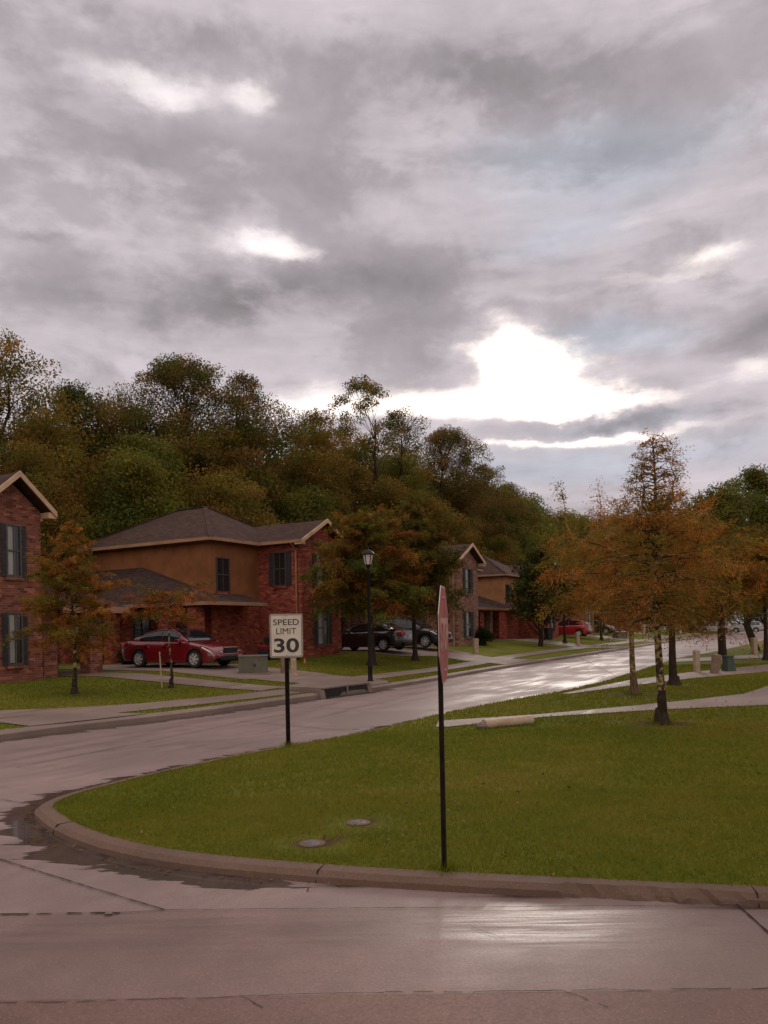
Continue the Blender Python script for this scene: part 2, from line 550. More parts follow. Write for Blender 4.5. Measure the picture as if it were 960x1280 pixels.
def concrete_mat(name, c, rough=(0.22, 0.6), wet=0.5, grain=1.0, water=False, stretch=(1, 1), spec=0.5):
    """wet concrete; water=True adds standing water where the 'gutter' attribute (metres to the kerb) is small"""
    m = bpy.data.materials.new(name); m.use_nodes = True
    t = NT(m.node_tree); b = t.n['Principled BSDF']
    g = t.node('ShaderNodeTexCoord').outputs['Object']
    big = t.noise(g, 0.35, 5, 0.6, 0.4)
    mid = t.noise(g, 2.3, 6, 0.65)
    fine = t.noise(g, 55, 4, 0.7)
    x, y, _ = t.sep(g)
    along = t.math('ADD', t.math('MULTIPLY', x, 0.5), t.math('MULTIPLY', y, 0.866))
    across = t.math('ADD', t.math('MULTIPLY', x, -0.866), t.math('MULTIPLY', y, 0.5))
    if stretch == 'x':
        along, across = x, y
    st = t.noise(t.comb(t.math('MULTIPLY', along, 0.22), t.math('MULTIPLY', across, 1.5)), 1.2, 5, 0.6, 0.6)
    col = t.mix(t.smooth(big, 0.35, 0.68), tuple(k * 0.74 for k in c), tuple(k * 1.15 for k in c))
    blot = t.noise(g, 0.9, 7, 0.7, 0.6)
    col = t.mix(t.smooth(blot, 0.5, 0.66, 0, 0.35), col, (c[0] * 0.6, c[1] * 0.55, c[2] * 0.5))
    col = t.mix(t.smooth(mid, 0.45, 0.8, 0, 0.4), col, (c[0] * 0.62, c[1] * 0.58, c[2] * 0.55))
    col = t.mix(t.smooth(fine, 0.35, 0.75, 0, 0.35 * grain), col, tuple(k * 0.55 for k in c))
    spk = t.node('ShaderNodeTexVoronoi'); spk.inputs['Scale'].default_value = 38; t.put(spk.inputs['Vector'], g)
    col = t.mix(t.smooth(spk.outputs['Distance'], 0.17, 0.1, 0, 0.45 * grain), col, tuple(min(1, k * 1.5) for k in c))
    wetm = t.smooth(t.math('ADD', t.math('MULTIPLY', st, 0.6), t.math('MULTIPLY', big, 0.4)), 0.62 - 0.3 * wet, 0.8 - 0.3 * wet)
    if stretch == 'x':
        wob = t.noise(t.comb(t.math('MULTIPLY', x, 0.5), t.math('MULTIPLY', y, 7.0)), 1.6, 6, 0.65, 0.2)
        tr = t.math('MULTIPLY', t.smooth(t.math('ABSOLUTE', t.math('SUBTRACT', y, 4.85)), 0.6, 0.1), t.smooth(wob, 0.28, 0.62))
        wetm = t.math('MAXIMUM', t.math('MULTIPLY', wetm, 0.55), t.math('MULTIPLY', tr, 0.9))
    ro = t.math('ADD', t.lin(wetm, 0, 1, rough[1], rough[0]), t.math('MULTIPLY', t.math('SUBTRACT', fine, 0.5), 0.12))
    bumpk = t.lin(wetm, 0, 1, 0.55, 0.3)
    if water:
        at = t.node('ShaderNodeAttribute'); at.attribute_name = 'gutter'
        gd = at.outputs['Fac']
        w1 = t.noise(t.comb(t.math('MULTIPLY', x, 0.75), t.math('MULTIPLY', y, 3.4)), 1.1, 7, 0.6, 0.5)
        near = t.smooth(gd, 0.0, 1.5, 0.12, -0.14)
        gut = t.smooth(gd, 0.55, 0.05, 0.0, 0.30)
        lee = t.math('MULTIPLY', t.smooth(x, -1.3, -0.4), t.smooth(y, 9.0, 7.5))
        pud = t.smooth(t.math('SUBTRACT', t.math('ADD', t.math('ADD', w1, near), gut), t.math('MULTIPLY', lee, 0.4)), 0.665, 0.70)
        col = t.mix(t.math('MULTIPLY', pud, 0.75), col, (0.035, 0.028, 0.022))
        ro = t.mix(pud, ro, 0.03)
        bumpk = t.math('MULTIPLY', bumpk, t.math('SUBTRACT', 1.0, pud))
        wet_shade_line = t.smooth(t.math('ADD', gd, t.math('MULTIPLY', t.math('SUBTRACT', mid, 0.5), 0.12)), 0.13, 0.03)  # kerb-foot shadow line and wet gutter, both painted into the colour
        col = t.mix(t.math('MULTIPLY', wet_shade_line, 0.85), col, (0.03, 0.02, 0.015))
    t.put(b.inputs['Base Color'], t.mix(t.math('MULTIPLY', wetm, 0.35), col, t.mix(1.0, col, (0.55, 0.52, 0.52), 'MULTIPLY')))
    t.put(b.inputs['Roughness'], ro)
    b.inputs['Specular IOR Level'].default_value = spec
    bp = t.node('ShaderNodeBump'); bp.inputs['Distance'].default_value = 0.004
    t.put(bp.inputs['Strength'], bumpk)
    t.put(bp.inputs['Height'], t.math('ADD', t.math('MULTIPLY', fine, 0.7), t.math('MULTIPLY', mid, 1.2)))
    t.l.new(bp.outputs[0], b.inputs['Normal'])
    MATS[name] = m
    return m


def lawn_mat(name):
    m = bpy.data.materials.new(name); m.use_nodes = True
    t = NT(m.node_tree); b = t.n['Principled BSDF']
    g = t.node('ShaderNodeTexCoord').outputs['Object']
    big = t.noise(g, 0.45, 5, 0.6, 0.3); mid = t.noise(g, 3.0, 6, 0.7); fine = t.noise(g, 38, 4, 0.75)
    c = t.mix(t.smooth(big, 0.35, 0.66), (0.11, 0.132, 0.015), (0.185, 0.168, 0.028))
    c = t.mix(t.smooth(mid, 0.35, 0.75, 0, 0.5), c, (0.075, 0.088, 0.011))
    c = t.mix(t.smooth(fine, 0.5, 0.75, 0, 0.6), c, (0.16, 0.14, 0.035))
    at = t.node('ShaderNodeAttribute'); at.attribute_name = 'bare'
    c = t.mix(t.smooth(t.math('ADD', at.outputs['Fac'], t.math('MULTIPLY', t.math('SUBTRACT', mid, 0.5), 0.8)), 0.35, 0.7), c, (0.10, 0.055, 0.03))
    t.put(b.inputs['Base Color'], c)
    b.inputs['Roughness'].default_value = 0.85
    b.inputs['Specular IOR Level'].default_value = 0.06
    bp = t.node('ShaderNodeBump'); bp.inputs['Strength'].default_value = 0.9; bp.inputs['Distance'].default_value = 0.03
    t.put(bp.inputs['Height'], t.math('ADD', fine, t.math('MULTIPLY', mid, 0.8)))
    t.l.new(bp.outputs[0], b.inputs['Normal'])
    MATS[name] = m
    return m


def leaf_mat(name, translucent=0.4):
    m = bpy.data.materials.new(name); m.use_nodes = True
    t = NT(m.node_tree); b = t.n['Principled BSDF']
    at = t.node('ShaderNodeAttribute'); at.attribute_name = 'tint'
    t.put(b.inputs['Base Color'], at.outputs['Color'])
    b.inputs['Roughness'].default_value = 0.6
    b.inputs['Specular IOR Level'].default_value = 0.06
    tr = t.node('ShaderNodeBsdfTranslucent')
    t.put(tr.inputs[0], t.mix(1.0, at.outputs['Color'], (1.3, 1.15, 0.6), 'MULTIPLY'))
    ms = t.node('ShaderNodeMixShader'); ms.inputs[0].default_value = translucent
    t.l.new(b.outputs[0], ms.inputs[1]); t.l.new(tr.outputs[0], ms.inputs[2])
    t.l.new(ms.outputs[0], t.n['Material Output'].inputs[0])
    MATS[name] = m
    return m


def bark_mat(name, c, lichen=0.0):
    m = bpy.data.materials.new(name); m.use_nodes = True
    t = NT(m.node_tree); b = t.n['Principled BSDF']
    g = t.node('ShaderNodeTexCoord').outputs['Object']
    x, y, z = t.sep(g)
    v = t.comb(t.math('MULTIPLY', x, 4), t.math('MULTIPLY', y, 4), t.math('MULTIPLY', z, 0.8))
    f = t.noise(v, 9, 5, 0.7)
    col = t.mix(t.smooth(f, 0.35, 0.7), tuple(k * 0.5 for k in c), tuple(k * 1.4 for k in c))
    if lichen:
        l1 = t.noise(g, 11, 4, 0.6)
        hz = t.smooth(z, 0.25, 0.6)
        l2 = t.noise(g, 3.0, 3, 0.5)
        col = t.mix(t.math('MULTIPLY', t.smooth(t.math('ADD', t.math('MULTIPLY', l1, 0.6), t.math('MULTIPLY', l2, 0.4)), 0.5, 0.55), t.math('MULTIPLY', hz, lichen)), col, (0.36, 0.26, 0.10))
    t.put(b.inputs['Base Color'], col)
    b.inputs['Roughness'].default_value = 0.85
    b.inputs['Specular IOR Level'].default_value = 0.12
    bp = t.node('ShaderNodeBump'); bp.inputs['Strength'].default_value = 0.8; bp.inputs['Distance'].default_value = 0.02
    t.put(bp.inputs['Height'], f); t.l.new(bp.outputs[0], b.inputs['Normal'])
    MATS[name] = m
    return m


BRICK_A = brick_mat('brick_rust', (0.28, 0.095, 0.058), (0.19, 0.06, 0.042), (0.24, 0.15, 0.12))
BRICK_B = brick_mat('brick_red', (0.36, 0.08, 0.048), (0.25, 0.048, 0.032), (0.25, 0.13, 0.10))
BRICK_C = brick_mat('brick_pink', (0.27, 0.13, 0.095), (0.20, 0.085, 0.065), (0.30, 0.22, 0.18))
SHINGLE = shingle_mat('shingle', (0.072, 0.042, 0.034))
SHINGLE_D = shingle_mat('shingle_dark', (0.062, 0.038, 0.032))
STUCCO = mat('stucco_brown', (0.25, 0.10, 0.044), 0.9, spec=0.1, bump=0.4, bscale=45, vscale=1.2)
STUCCO_O = mat('stucco_ochre', (0.40, 0.19, 0.09), 0.9, spec=0.1, bump=0.4, bscale=45, vscale=1.2)
FASCIA = mat('fascia_tan', (0.36, 0.19, 0.115), 0.6, spec=0.15, vscale=2)
RAKE = mat('rake_cream', (0.56, 0.36, 0.22), 0.55, vscale=2)
SOFFIT = mat('soffit', (0.22, 0.13, 0.085), 0.7, spec=0.15, vscale=2)
SHUTTER = mat('shutter_grey', (0.05, 0.046, 0.05), 0.6, spec=0.15)
FRAME_D = mat('window_frame_dark', (0.07, 0.055, 0.05), 0.5)
FRAME_L = mat('window_frame_pale', (0.42, 0.33, 0.28), 0.5)
GLASS = mat('window_glass', (0.018, 0.018, 0.02), 0.08, spec=0.7, var=0.0)
BLIND = mat('window_blind', (0.30, 0.29, 0.27), 0.35, spec=0.6, vscale=1.5)
DOOR = mat('door_dark', (0.07, 0.03, 0.025), 0.5)
DARKIN = mat('mouth_shade', (0.02, 0.016, 0.014), 0.8)
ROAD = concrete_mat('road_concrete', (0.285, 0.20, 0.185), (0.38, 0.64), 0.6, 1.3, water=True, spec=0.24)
LANE = concrete_mat('lane_concrete', (0.245, 0.16, 0.14), (0.31, 0.6), 0.45, 1.5, stretch='x', spec=0.3)
LANE2 = concrete_mat('lane_coarse', (0.212, 0.128, 0.106), (0.45, 0.65), 0.1, 2.2, stretch='x', spec=0.25)
WALK = concrete_mat('walk_concrete', (0.25, 0.18, 0.152), (0.35, 0.65), 0.4, 0.8, spec=0.3)
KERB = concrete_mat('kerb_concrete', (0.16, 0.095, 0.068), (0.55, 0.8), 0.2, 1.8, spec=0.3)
JOINT = mat('joint_dark', (0.03, 0.02, 0.016), 0.9, spec=0.1, vscale=9)
LAWN = lawn_mat('lawn')
GROUND = mat('ground_far', (0.07, 0.07, 0.025), 0.9, vscale=0.2)
LEAF = leaf_mat('leaf', 0.45)
NEEDLE = leaf_mat('needle', 0.5)
BLADE = leaf_mat('blade', 0.3)
BARK = bark_mat('bark', (0.055, 0.035, 0.025))
BARK_L = bark_mat('bark_lichen', (0.05, 0.032, 0.024), 0.9)
BARK_LL = bark_mat('bark_pale', (0.16, 0.10, 0.06), 1.0)
BLACKM = mat('black_metal', (0.012, 0.010, 0.009), 0.5, spec=0.15, bump=0.1)
POSTM = mat('post_metal', (0.016, 0.011, 0.008), 0.6, spec=0.12, vscale=14, var=0.3)
SIGNW = mat('sign_white', (0.62, 0.53, 0.44), 0.5, vscale=5, var=0.06)
SIGNB = mat('sign_black', (0.02, 0.017, 0.016), 0.5)
SIGNRIM = mat('sign_rim', (0.16, 0.075, 0.055), 0.5)
SIGNR = mat('sign_red', (0.36, 0.085, 0.075), 0.5, vscale=4, var=0.15)
SIGNP = mat('sign_pink_white', (0.52, 0.30, 0.26), 0.5)
ALU = mat('aluminium', (0.4, 0.36, 0.33), 0.4, metal=0.8)
TAN = mat('pedestal_tan', (0.42, 0.30, 0.21), 0.6)
TAN_D = mat('pedestal_brown', (0.25, 0.16, 0.11), 0.6)
GREENBOX = mat('utility_green', (0.11, 0.098, 0.066), 0.5, vscale=3)
GREENBOX_D = mat('utility_green_dark', (0.03, 0.05, 0.03), 0.5)
GLASSLAMP = mat('lamp_glass', (0.55, 0.46, 0.42), 0.25, spec=0.6, vscale=4)


# ---------------------------------------------------------------- terrain
def catmull(pts, n=6):
    pts = [Vector(p) for p in pts]; out = []
    for i in range(len(pts) - 1):
        p0 = pts[max(i - 1, 0)]; p1 = pts[i]; p2 = pts[i + 1]; p3 = pts[min(i + 2, len(pts) - 1)]
        for k in range(n):
            s = k / n
            out.append(0.5 * ((2 * p1) + (p2 - p0) * s + (2 * p0 - 5 * p1 + 4 * p2 - p3) * s * s + (3 * p1 - p0 - 3 * p2 + p3) * s ** 3))
    out.append(pts[-1])
    return out


def offset_line(pts, d):
    """offset a 2-D polyline to its right by d"""
    out = []
    for i, p in enumerate(pts):
        a = pts[max(i - 1, 0)]; b = pts[min(i + 1, len(pts) - 1)]
        t = (b - a).normalized()
        out.append(Vector((p.x + t.y * d, p.y - t.x * d)))
    return out


def sheet(name, poly2d, zfun, m, cutx=None, cuty=None, attr=None, kind='structure', frame=None):
    """flat polygon cut on a grid and draped on zfun(x,y)"""
    bm = bmesh.new()
    vs = [bm.verts.new((p[0], p[1], 0)) for p in poly2d]
    bm.faces.new(vs)
    ex = Vector((1, 0, 0)); ey = Vector((0, 1, 0)); org = Vector((0, 0, 0))
    if frame == 'street':
        ex = Vector((T.x, T.y, 0)); ey = Vector((N.x, N.y, 0)); org = Vector((O.x, O.y, 0))
    for axis, cuts in ((ex, cutx or []), (ey, cuty or [])):
        for c in cuts:
            bmesh.ops.bisect_plane(bm, geom=bm.verts[:] + bm.edges[:] + bm.faces[:], plane_co=org + axis * c, plane_no=axis, dist=1e-5)
    bmesh.ops.triangulate(bm, faces=[f for f in bm.faces if len(f.verts) > 4])
    for v in bm.verts: v.co.z = zfun(v.co.x, v.co.y)
    bmesh.ops.recalc_face_normals(bm, faces=bm.faces)
    if sum(f.normal.z for f in bm.faces) < 0:
        bmesh.ops.reverse_faces(bm, faces=bm.faces)
    me = bpy.data.meshes.new(name); bm.to_mesh(me); bm.free()
    if attr:
        an, fn = attr
        a = me.attributes.new(an, 'FLOAT', 'POINT')
        a.data.foreach_set('value', [fn(v.co.x, v.co.y) for v in me.vertices])
    me.materials.append(m)
    o = put(bpy.data.objects.new(name, me))
    o['kind'] = kind
    return o


# far ground
sheet('ground', [(-700, -300), (700, -300), (700, 900), (-700, 900)], lambda x, y: -0.06, GROUND)

# kerb of the corner lawn: outer top edge, walked from the right edge of the photograph round the corner and up the street
kp = [(960, 1120), (730, 1109), (480, 1096), (300, 1082), (200, 1070), (125, 1054), (75, 1035), (50, 1018), (46, 1010), (58, 1001), (100, 987),
      (200, 963), (300, 942), (360, 931), (450, 915), (500, 904), (530, 897), (620, 879), (720, 861), (790, 841), (847, 823), (897, 814), (960, 799)]
K = [gp(a, b, Z_ISLE) for a, b in kp]
K = [Vector((p.x, p.y)) for p in K]
K = [Vector((40, 0.4)), Vector((20, 2.6)), Vector((10, 4.0)), Vector((6.5, 4.53)), Vector((4.6, 4.82)), Vector((3.4, 4.99))] + K
K = K + [Vector((58, 110)), Vector((90, 165))]
K = catmull(K, 6)
KI = offset_line(K, 0.15)

# left kerb (street coordinates)
LK = [(-60, 8), (-20, 1.4), (-8, 0.35), (0, 0.1), (2, -0.1), (4, -0.5), (8.5, -0.75), (11, -1.0), (15, -0.9), (24, -0.45), (36, -0.25), (48, -0.1), (85, 0.5), (170, 0.4)]
LK = catmull([xy(*p) for p in LK], 4)
LKI = offset_line(LK, -0.16)


def seg_dist(pl):
    A = np.array([tuple(p) for p in pl]); B = A[1:]; A = A[:-1]; D = B - A; L = (D ** 2).sum(1)
    def f(x, y):
        P = np.array([x, y]); s = np.clip(((P - A) * D).sum(1) / L, 0, 1)
        return float(np.sqrt((((A + D * s[:, None]) - P) ** 2).sum(1)).min())
    return f


dR = seg_dist(K); dL = seg_dist(LK)
rx = [c * 0.3 - 9 for c in range(62)]
ry = [c * 0.3 + 3 for c in range(70)]
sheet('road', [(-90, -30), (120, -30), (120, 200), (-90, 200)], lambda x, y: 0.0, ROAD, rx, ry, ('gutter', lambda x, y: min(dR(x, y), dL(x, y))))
# the main street's own slabs along the bottom
sheet('near_lane', [(-60, -20), (60, -20), (60, 5.02), (2.35, 5.05), (-1.55, 5.24), (-60, 5.3)], lambda x, y: 0.004, LANE)
sheet('coarse_lane', [(-60, -20), (60, -20), (60, 3.9), (1.2, 3.96), (-2.5, 3.99), (-60, 4.05)], lambda x, y: 0.008, LANE2)


def strip_mesh(name, lines, m, zoff=0.012):
    mb = MB(); rnd = random.Random(4)
    for pts, w, wob in lines:
        n = max(int((Vector(pts[-1]) - Vector(pts[0])).length / 0.05), 2)
        a = Vector(pts[0]); b = Vector(pts[1]); t = (b - a).normalized(); nn = Vector((-t.y, t.x))
        prev = None; o = 0
        for k in range(n + 1):
            o = o * 0.8 + rnd.uniform(-wob, wob)
            ww = w * rnd.uniform(0.5, 1.3)
            c = a.lerp(b, k / n) + nn * o
            cur = (Vector((*(c - nn * ww / 2), zoff)), Vector((*(c + nn * ww / 2), zoff)))
            if prev and rnd.random() > (0.28 if wob > 0.004 else 0.0): mb.quad(prev[0], cur[0], cur[1], prev[1])
            prev = cur
    o = mb.build(name, m); o['kind'] = 'structure'
    return o


def g2(px, py): p = gp(px, py); return (p.x, p.y)


strip_mesh('road_joints', [
    ((g2(-40, 1063), g2(205, 1139)), 0.012, 0.002), ((g2(-60, 1146), g2(150, 1143)), 0.018, 0.006), ((g2(120, 1147), g2(140, 1146)), 0.03, 0.01),
    ((g2(150, 1143), g2(205, 1139)), 0.006, 0.001),
    ((g2(205, 1139), g2(925, 1133)), 0.007, 0.003), ((g2(921, 1132), g2(975, 1180)), 0.012, 0.002),
    ((g2(-80, 1259), g2(480, 1243)), 0.005, 0.006), ((g2(480, 1243), g2(1000, 1236)), 0.006, 0.007), ((g2(700, 1240), g2(760, 1262)), 0.004, 0.008), ((g2(300, 1247), g2(330, 1262)), 0.004, 0.008), ((g2(590, 1160), g2(640, 1180)), 0.003, 0.006),
    ((g2(0, 1000), g2(52, 1008)), 0.01, 0.004), ((g2(560, 985 - 60), g2(300, 902)), 0.012, 0.003), ((g2(470, 908), g2(120, 940)), 0.01, 0.002),
    ((g2(770, 845), g2(720, 820)), 0.015, 0.003), ((g2(20, 960), g2(420, 880)), 0.012, 0.002)], JOINT)

# tree pits etc. where the turf is worn thin
BARE = []


def bare(x, y):
    b = 0.0
    for cx, cy, r in BARE:
        q = math.hypot((x - cx) / r, (y - cy) / (r * 0.8))
        if q < 2: b = max(b, 1 - q / 2)
    return b


right_trees = [(827, 902), (793, 868), (843, 856), (908, 833), (958, 825)]
RT = [gp(*p, 0.13) for p in right_trees]
cov = [gp(448, 1029, Z_ISLE), gp(390, 1055, Z_ISLE)]
BARE += [(p.x, p.y, 0.55) for p in RT] + [(p.x, p.y, 0.26) for p in cov]
left_trees = [(93, 868), (214, 860), (465, 832), (519, 826), (675, 808)]
LT = [gl(*p) for p in left_trees]
BARE += [(*xy(*q), 0.7) for q in LT]

isle = [tuple(p) for p in KI] + [(140, 150), (140, -4), (42, -4)]
gx = [c * 0.35 - 4 for c in range(42)]
gy = [c * 0.35 + 4.5 for c in range(45)]
sheet('lawn', isle, z_right, LAWN, gx, gy, ('bare', bare))
# left lawn, rising to the houses
ucut = [float(c) for c in range(-4, 40)] + [44, 48, 52, 60, 70, 80, 95, 110]
vcut = [0, 1, 2, 2.4, 3, 4, 5, 6, 7, 7.4, 9, 11]


def z_left(x, y):
    return zf(*uv((x, y)))


yard = [tuple(p) for p in LKI] + [tuple(xy(170, 90)), tuple(xy(-60, 90))]
sheet('yard_lawn', yard, z_left, LAWN, ucut, vcut, ('bare', bare), frame='street')


def kerb_mesh(name, outer, inner, ztop, m, rnd_amp=0.0, zin=None, spall=False):
    V = []; Fs = []
    rnd = random.Random(2)
    for o_, i_ in zip(outer, inner):
        t = (i_ - o_).normalized()
        e = rnd.uniform(-rnd_amp, rnd_amp)
        zi = ztop if zin is None else zin(i_.x, i_.y)
        b = o_ - t * 0.03
        k1 = k2 = kz = 0.0
        if spall and 1.2 < o_.x < 2.45 and o_.y < 6:
            k1 = rnd.uniform(0.0, 0.055); k2 = rnd.uniform(0.0, 0.05); kz = rnd.uniform(0.0, 0.03)
        elif spall:
            k2 = max(0.0, rnd.gauss(0, 0.004)); k1 = max(0.0, rnd.gauss(0, 0.004))
        V += [(b.x, b.y, -0.05), (b.x + t.x * (0.012 + k1), b.y + t.y * (0.012 + k1), ztop - 0.03 - kz + e), (o_.x + t.x * (0.035 + k2), o_.y + t.y * (0.035 + k2), ztop + 0.004 + e),
              (i_.x, i_.y, zi + 0.012), (i_.x + t.x * 0.01, i_.y + t.y * 0.01, -0.05)]
    n = len(outer)
    for k in range(n - 1):
        for j in range(4):
            a = k * 5 + j
            Fs.append((a, a + 5, a + 6, a + 1))
    me = bpy.data.meshes.new(name); me.from_pydata(V, [], Fs)
    me.materials.append(m)
    bm = bmesh.new(); bm.from_mesh(me); bmesh.ops.recalc_face_normals(bm, faces=bm.faces)
    if sum(f.normal.z for f in bm.faces) < 0: bmesh.ops.reverse_faces(bm, faces=bm.faces)
    bm.to_mesh(me); bm.free()
    o = put(bpy.data.objects.new(name, me)); o['kind'] = 'structure'
    return o


def densify(pl, step=0.12, lim=16):
    out = [pl[0]]
    for a, b in zip(pl, pl[1:]):
        n = max(1, int((b - a).length / step)) if abs(a.x) < lim and a.y < 30 else 1
        for k in range(1, n + 1): out.append(a.lerp(b, k / n))
    return out


Kd = densify(K, 0.05)
# broken, spalled stretch of kerb at the lower right
rk = random.Random(11)
Kd2 = []
for p in Kd:
    if 1.25 < p.x < 2.9 and p.y < 6:
        p = p + Vector((0, rk.uniform(0, 0.012)))
    Kd2.append(p)
KId = offset_line(Kd, 0.165)
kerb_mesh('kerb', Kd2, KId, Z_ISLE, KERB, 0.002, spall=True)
jb = MB(); acc_ = 0.0
for i in range(1, len(Kd) - 1):
    acc_ += (Kd[i] - Kd[i - 1]).length
    if acc_ > 3.05 and Kd[i].y < 26:
        acc_ = 0.0
        a_, b_ = Kd2[i], KId[i]; dv = (b_ - a_).normalized()
        jb.bar((a_.x - dv.x * 0.022, a_.y - dv.y * 0.022, 0.0), (a_.x + dv.x * 0.02, a_.y + dv.y * 0.02, Z_ISLE + 0.002), 0.006, 0.02)
        jb.bar((a_.x + dv.x * 0.02, a_.y + dv.y * 0.02, Z_ISLE), (b_.x, b_.y, Z_ISLE + 0.002), 0.006, 0.022)
jb.build('kerb_joints', JOINT)['kind'] = 'structure'
LKd = densify(LK, 0.4)
LKId = offset_line(LKd, -0.2)
kerb_mesh('yard_kerb', LKd, LKId, 0.13, WALK, 0.0, zin=z_left)


CONC = {}


def conc(name, pts, off=0.015, street=True, m=WALK):
    CONC.setdefault(name, pts)
    if street:
        poly = [tuple(xy(*q)) for q in pts]
        return sheet(name, poly, lambda x, y: z_left(x, y) + off, m, ucut, vcut, frame='street')
    return sheet(name, pts, lambda x, y: z_right(x, y) + off, m, gx, gy)


def lk_v(u):
    best = min(LKI, key=lambda p: abs(uv(p)[0] - u))
    return uv(best)[1]


# left side concrete
conc('sidewalk', [(-14, 5.2), (-6, 3.4), (-1, 1.9), (0.7, 1.2), (2.95, 0.5), (4.9, 0.15), (7, -0.1), (9.4, -0.35), (9.4, 0.75), (7.2, 0.95), (4.5, 1.45), (3.2, 2.0), (1.2, 3.3),
                 (-1, 4.1), (-6, 5.6), (-14, 7.4)])
conc('driveway_cut', [(0.7, lk_v(0.7) + 0.03), (3.2, lk_v(3.2) + 0.03), (2.95, 0.5), (0.7, 1.2)], 0.019)
conc('driveway_apron', [(9.4, lk_v(9.4)), (10.5, lk_v(10.5)), (12.6, lk_v(12.6)), (13.6, -0.2), (14.2, 1.2), (14.8, 3.6), (11.2, 3.6), (11.2, 1.6), (9.4, 1.2)], 0.02)
conc('driveway', [(10.9, 3.6), (14.8, 3.6), (15.2, 13.4), (11.2, 13.4)], 0.018)
conc('entry_path', [(8.5, 1.0), (9.9, 1.2), (9.9, 14), (8.3, 14)], 0.024)
conc('far_sidewalk', [(13.9, 0.4), (19.4, 0.35), (24, 0.65), (30, 1.4), (40, 1.8), (55, 1.9), (110, 2.2), (110, 3.2), (55, 2.9), (40, 2.8), (30, 2.5), (24, 1.8), (19.4, 1.4), (14.3, 1.6)], 0.022)
conc('shared_driveway', [(24.2, lk_v(24)), (28.6, lk_v(28.6)), (29.6, 3.0), (31.2, 5.5), (31.2, 15), (24.6, 15), (24.6, 5.3), (26.5, 4.2), (25.6, 2.2)], 0.028)
for u0 in (46.0, 64.0, 82.0):
    conc('far_driveway', [(u0, lk_v(u0)), (u0 + 4, lk_v(u0 + 4)), (u0 + 4.5, 14), (u0 - 0.5, 14)], 0.028)
# right side concrete


def rp(lst): return [tuple(gp(a, b, z_right(0, gp(a, b, 0.11).y))[:2]) for a, b in lst]


conc('corner_path', rp([(548, 902), (560, 901.2), (670, 894), (780, 884), (860, 876), (930, 868), (960, 858), (1100, 835), (1100, 866), (960, 882), (820, 888), (680, 897), (560, 909.5), (545, 909.5)]), 0.016, False)
conc('right_sidewalk', rp([(700, 868), (785, 851), (860, 841), (960, 831), (1080, 822), (1080, 830), (960, 840), (860, 849), (785, 858), (716, 867.5)]), 0.016, False)
conc('right_driveway', rp([(848, 823.5), (905, 821), (1050, 812), (1050, 816), (900, 826), (838, 828)]), 0.02, False)


# ---------------------------------------------------------------- grass blades
def grass(name, P, h, w, seed, palette):
    """P (n,3) roots; one bent blade each"""
    rng = np.random.default_rng(seed)
    n = len(P)
    a = rng.uniform(0, 2 * np.pi, n); hh = h * rng.uniform(0.5, 1.25, n); ww = w * rng.uniform(0.6, 1.3, n)
    lean = rng.uniform(0.1, 0.9, n) * hh; la = rng.uniform(0, 2 * np.pi, n)
    dx = np.cos(a) * ww / 2; dy = np.sin(a) * ww / 2
    A = P + np.stack([dx, dy, np.zeros(n)], 1); B = P - np.stack([dx, dy, np.zeros(n)], 1)
    C = P + np.stack([np.cos(la) * lean, np.sin(la) * lean, hh], 1)
    V = np.stack([A, B, C], 1).reshape(-1, 3)
    F = np.arange(3 * n).reshape(n, 3)
    k = rng.random(n); pal = np.array(palette)
    X_, Y_ = P[:, 0], P[:, 1]
    patch = 0.5 + 0.22 * np.sin(X_ * 1.7 + 1.3 * np.sin(Y_ * 1.1)) * np.cos(Y_ * 1.3 + np.sin(X_ * 0.8)) + 0.2 * np.sin(X_ * 4.3 + 2.1 * np.sin(Y_ * 3.1)) * np.cos(Y_ * 5.2 + np.sin(X_ * 2.8)) + 0.25 * np.sin(X_ * 0.6 + 0.4) * np.sin(Y_ * 0.75 + 1.0)
    t = np.clip(0.4 * k + 0.6 * patch, 0, 1)
    idx = t * (len(pal) - 1); i0 = np.floor(idx).astype(int).clip(0, len(pal) - 2); fr = (idx - i0)[:, None]
    col = pal[i0] * (1 - fr) + pal[i0 + 1] * fr
    tint = np.repeat(col, 3, 0)
    o = np_mesh(name, V, F, BLADE, tint)
    return tag(o, kind='stuff')


def inside(poly, P):
    poly = np.array(poly); x, y = P[:, 0], P[:, 1]; r = np.zeros(len(P), bool); j = len(poly) - 1
    for i in range(len(poly)):
        xi, yi = poly[i]; xj, yj = poly[j]
        c = ((yi > y) != (yj > y)) & (x < (xj - xi) * (y - yi) / (yj - yi + 1e-12) + xi)
        r ^= c; j = i
    return r


PAL = [(0.098, 0.142, 0.015), (0.15, 0.17, 0.02), (0.21, 0.192, 0.028), (0.29, 0.225, 0.062)]
rng = np.random.default_rng(5)
pathpoly = rp([(548, 902), (560, 901.2), (670, 894), (780, 884), (860, 876), (930, 868), (960, 858), (1100, 835), (1100, 866), (960, 882), (820, 888), (680, 897), (560, 909.5), (545, 909.5)])
swpoly = rp([(700, 868), (785, 851), (860, 841), (960, 831), (1080, 822), (1080, 830), (960, 840), (860, 849), (785, 858), (716, 867.5)])


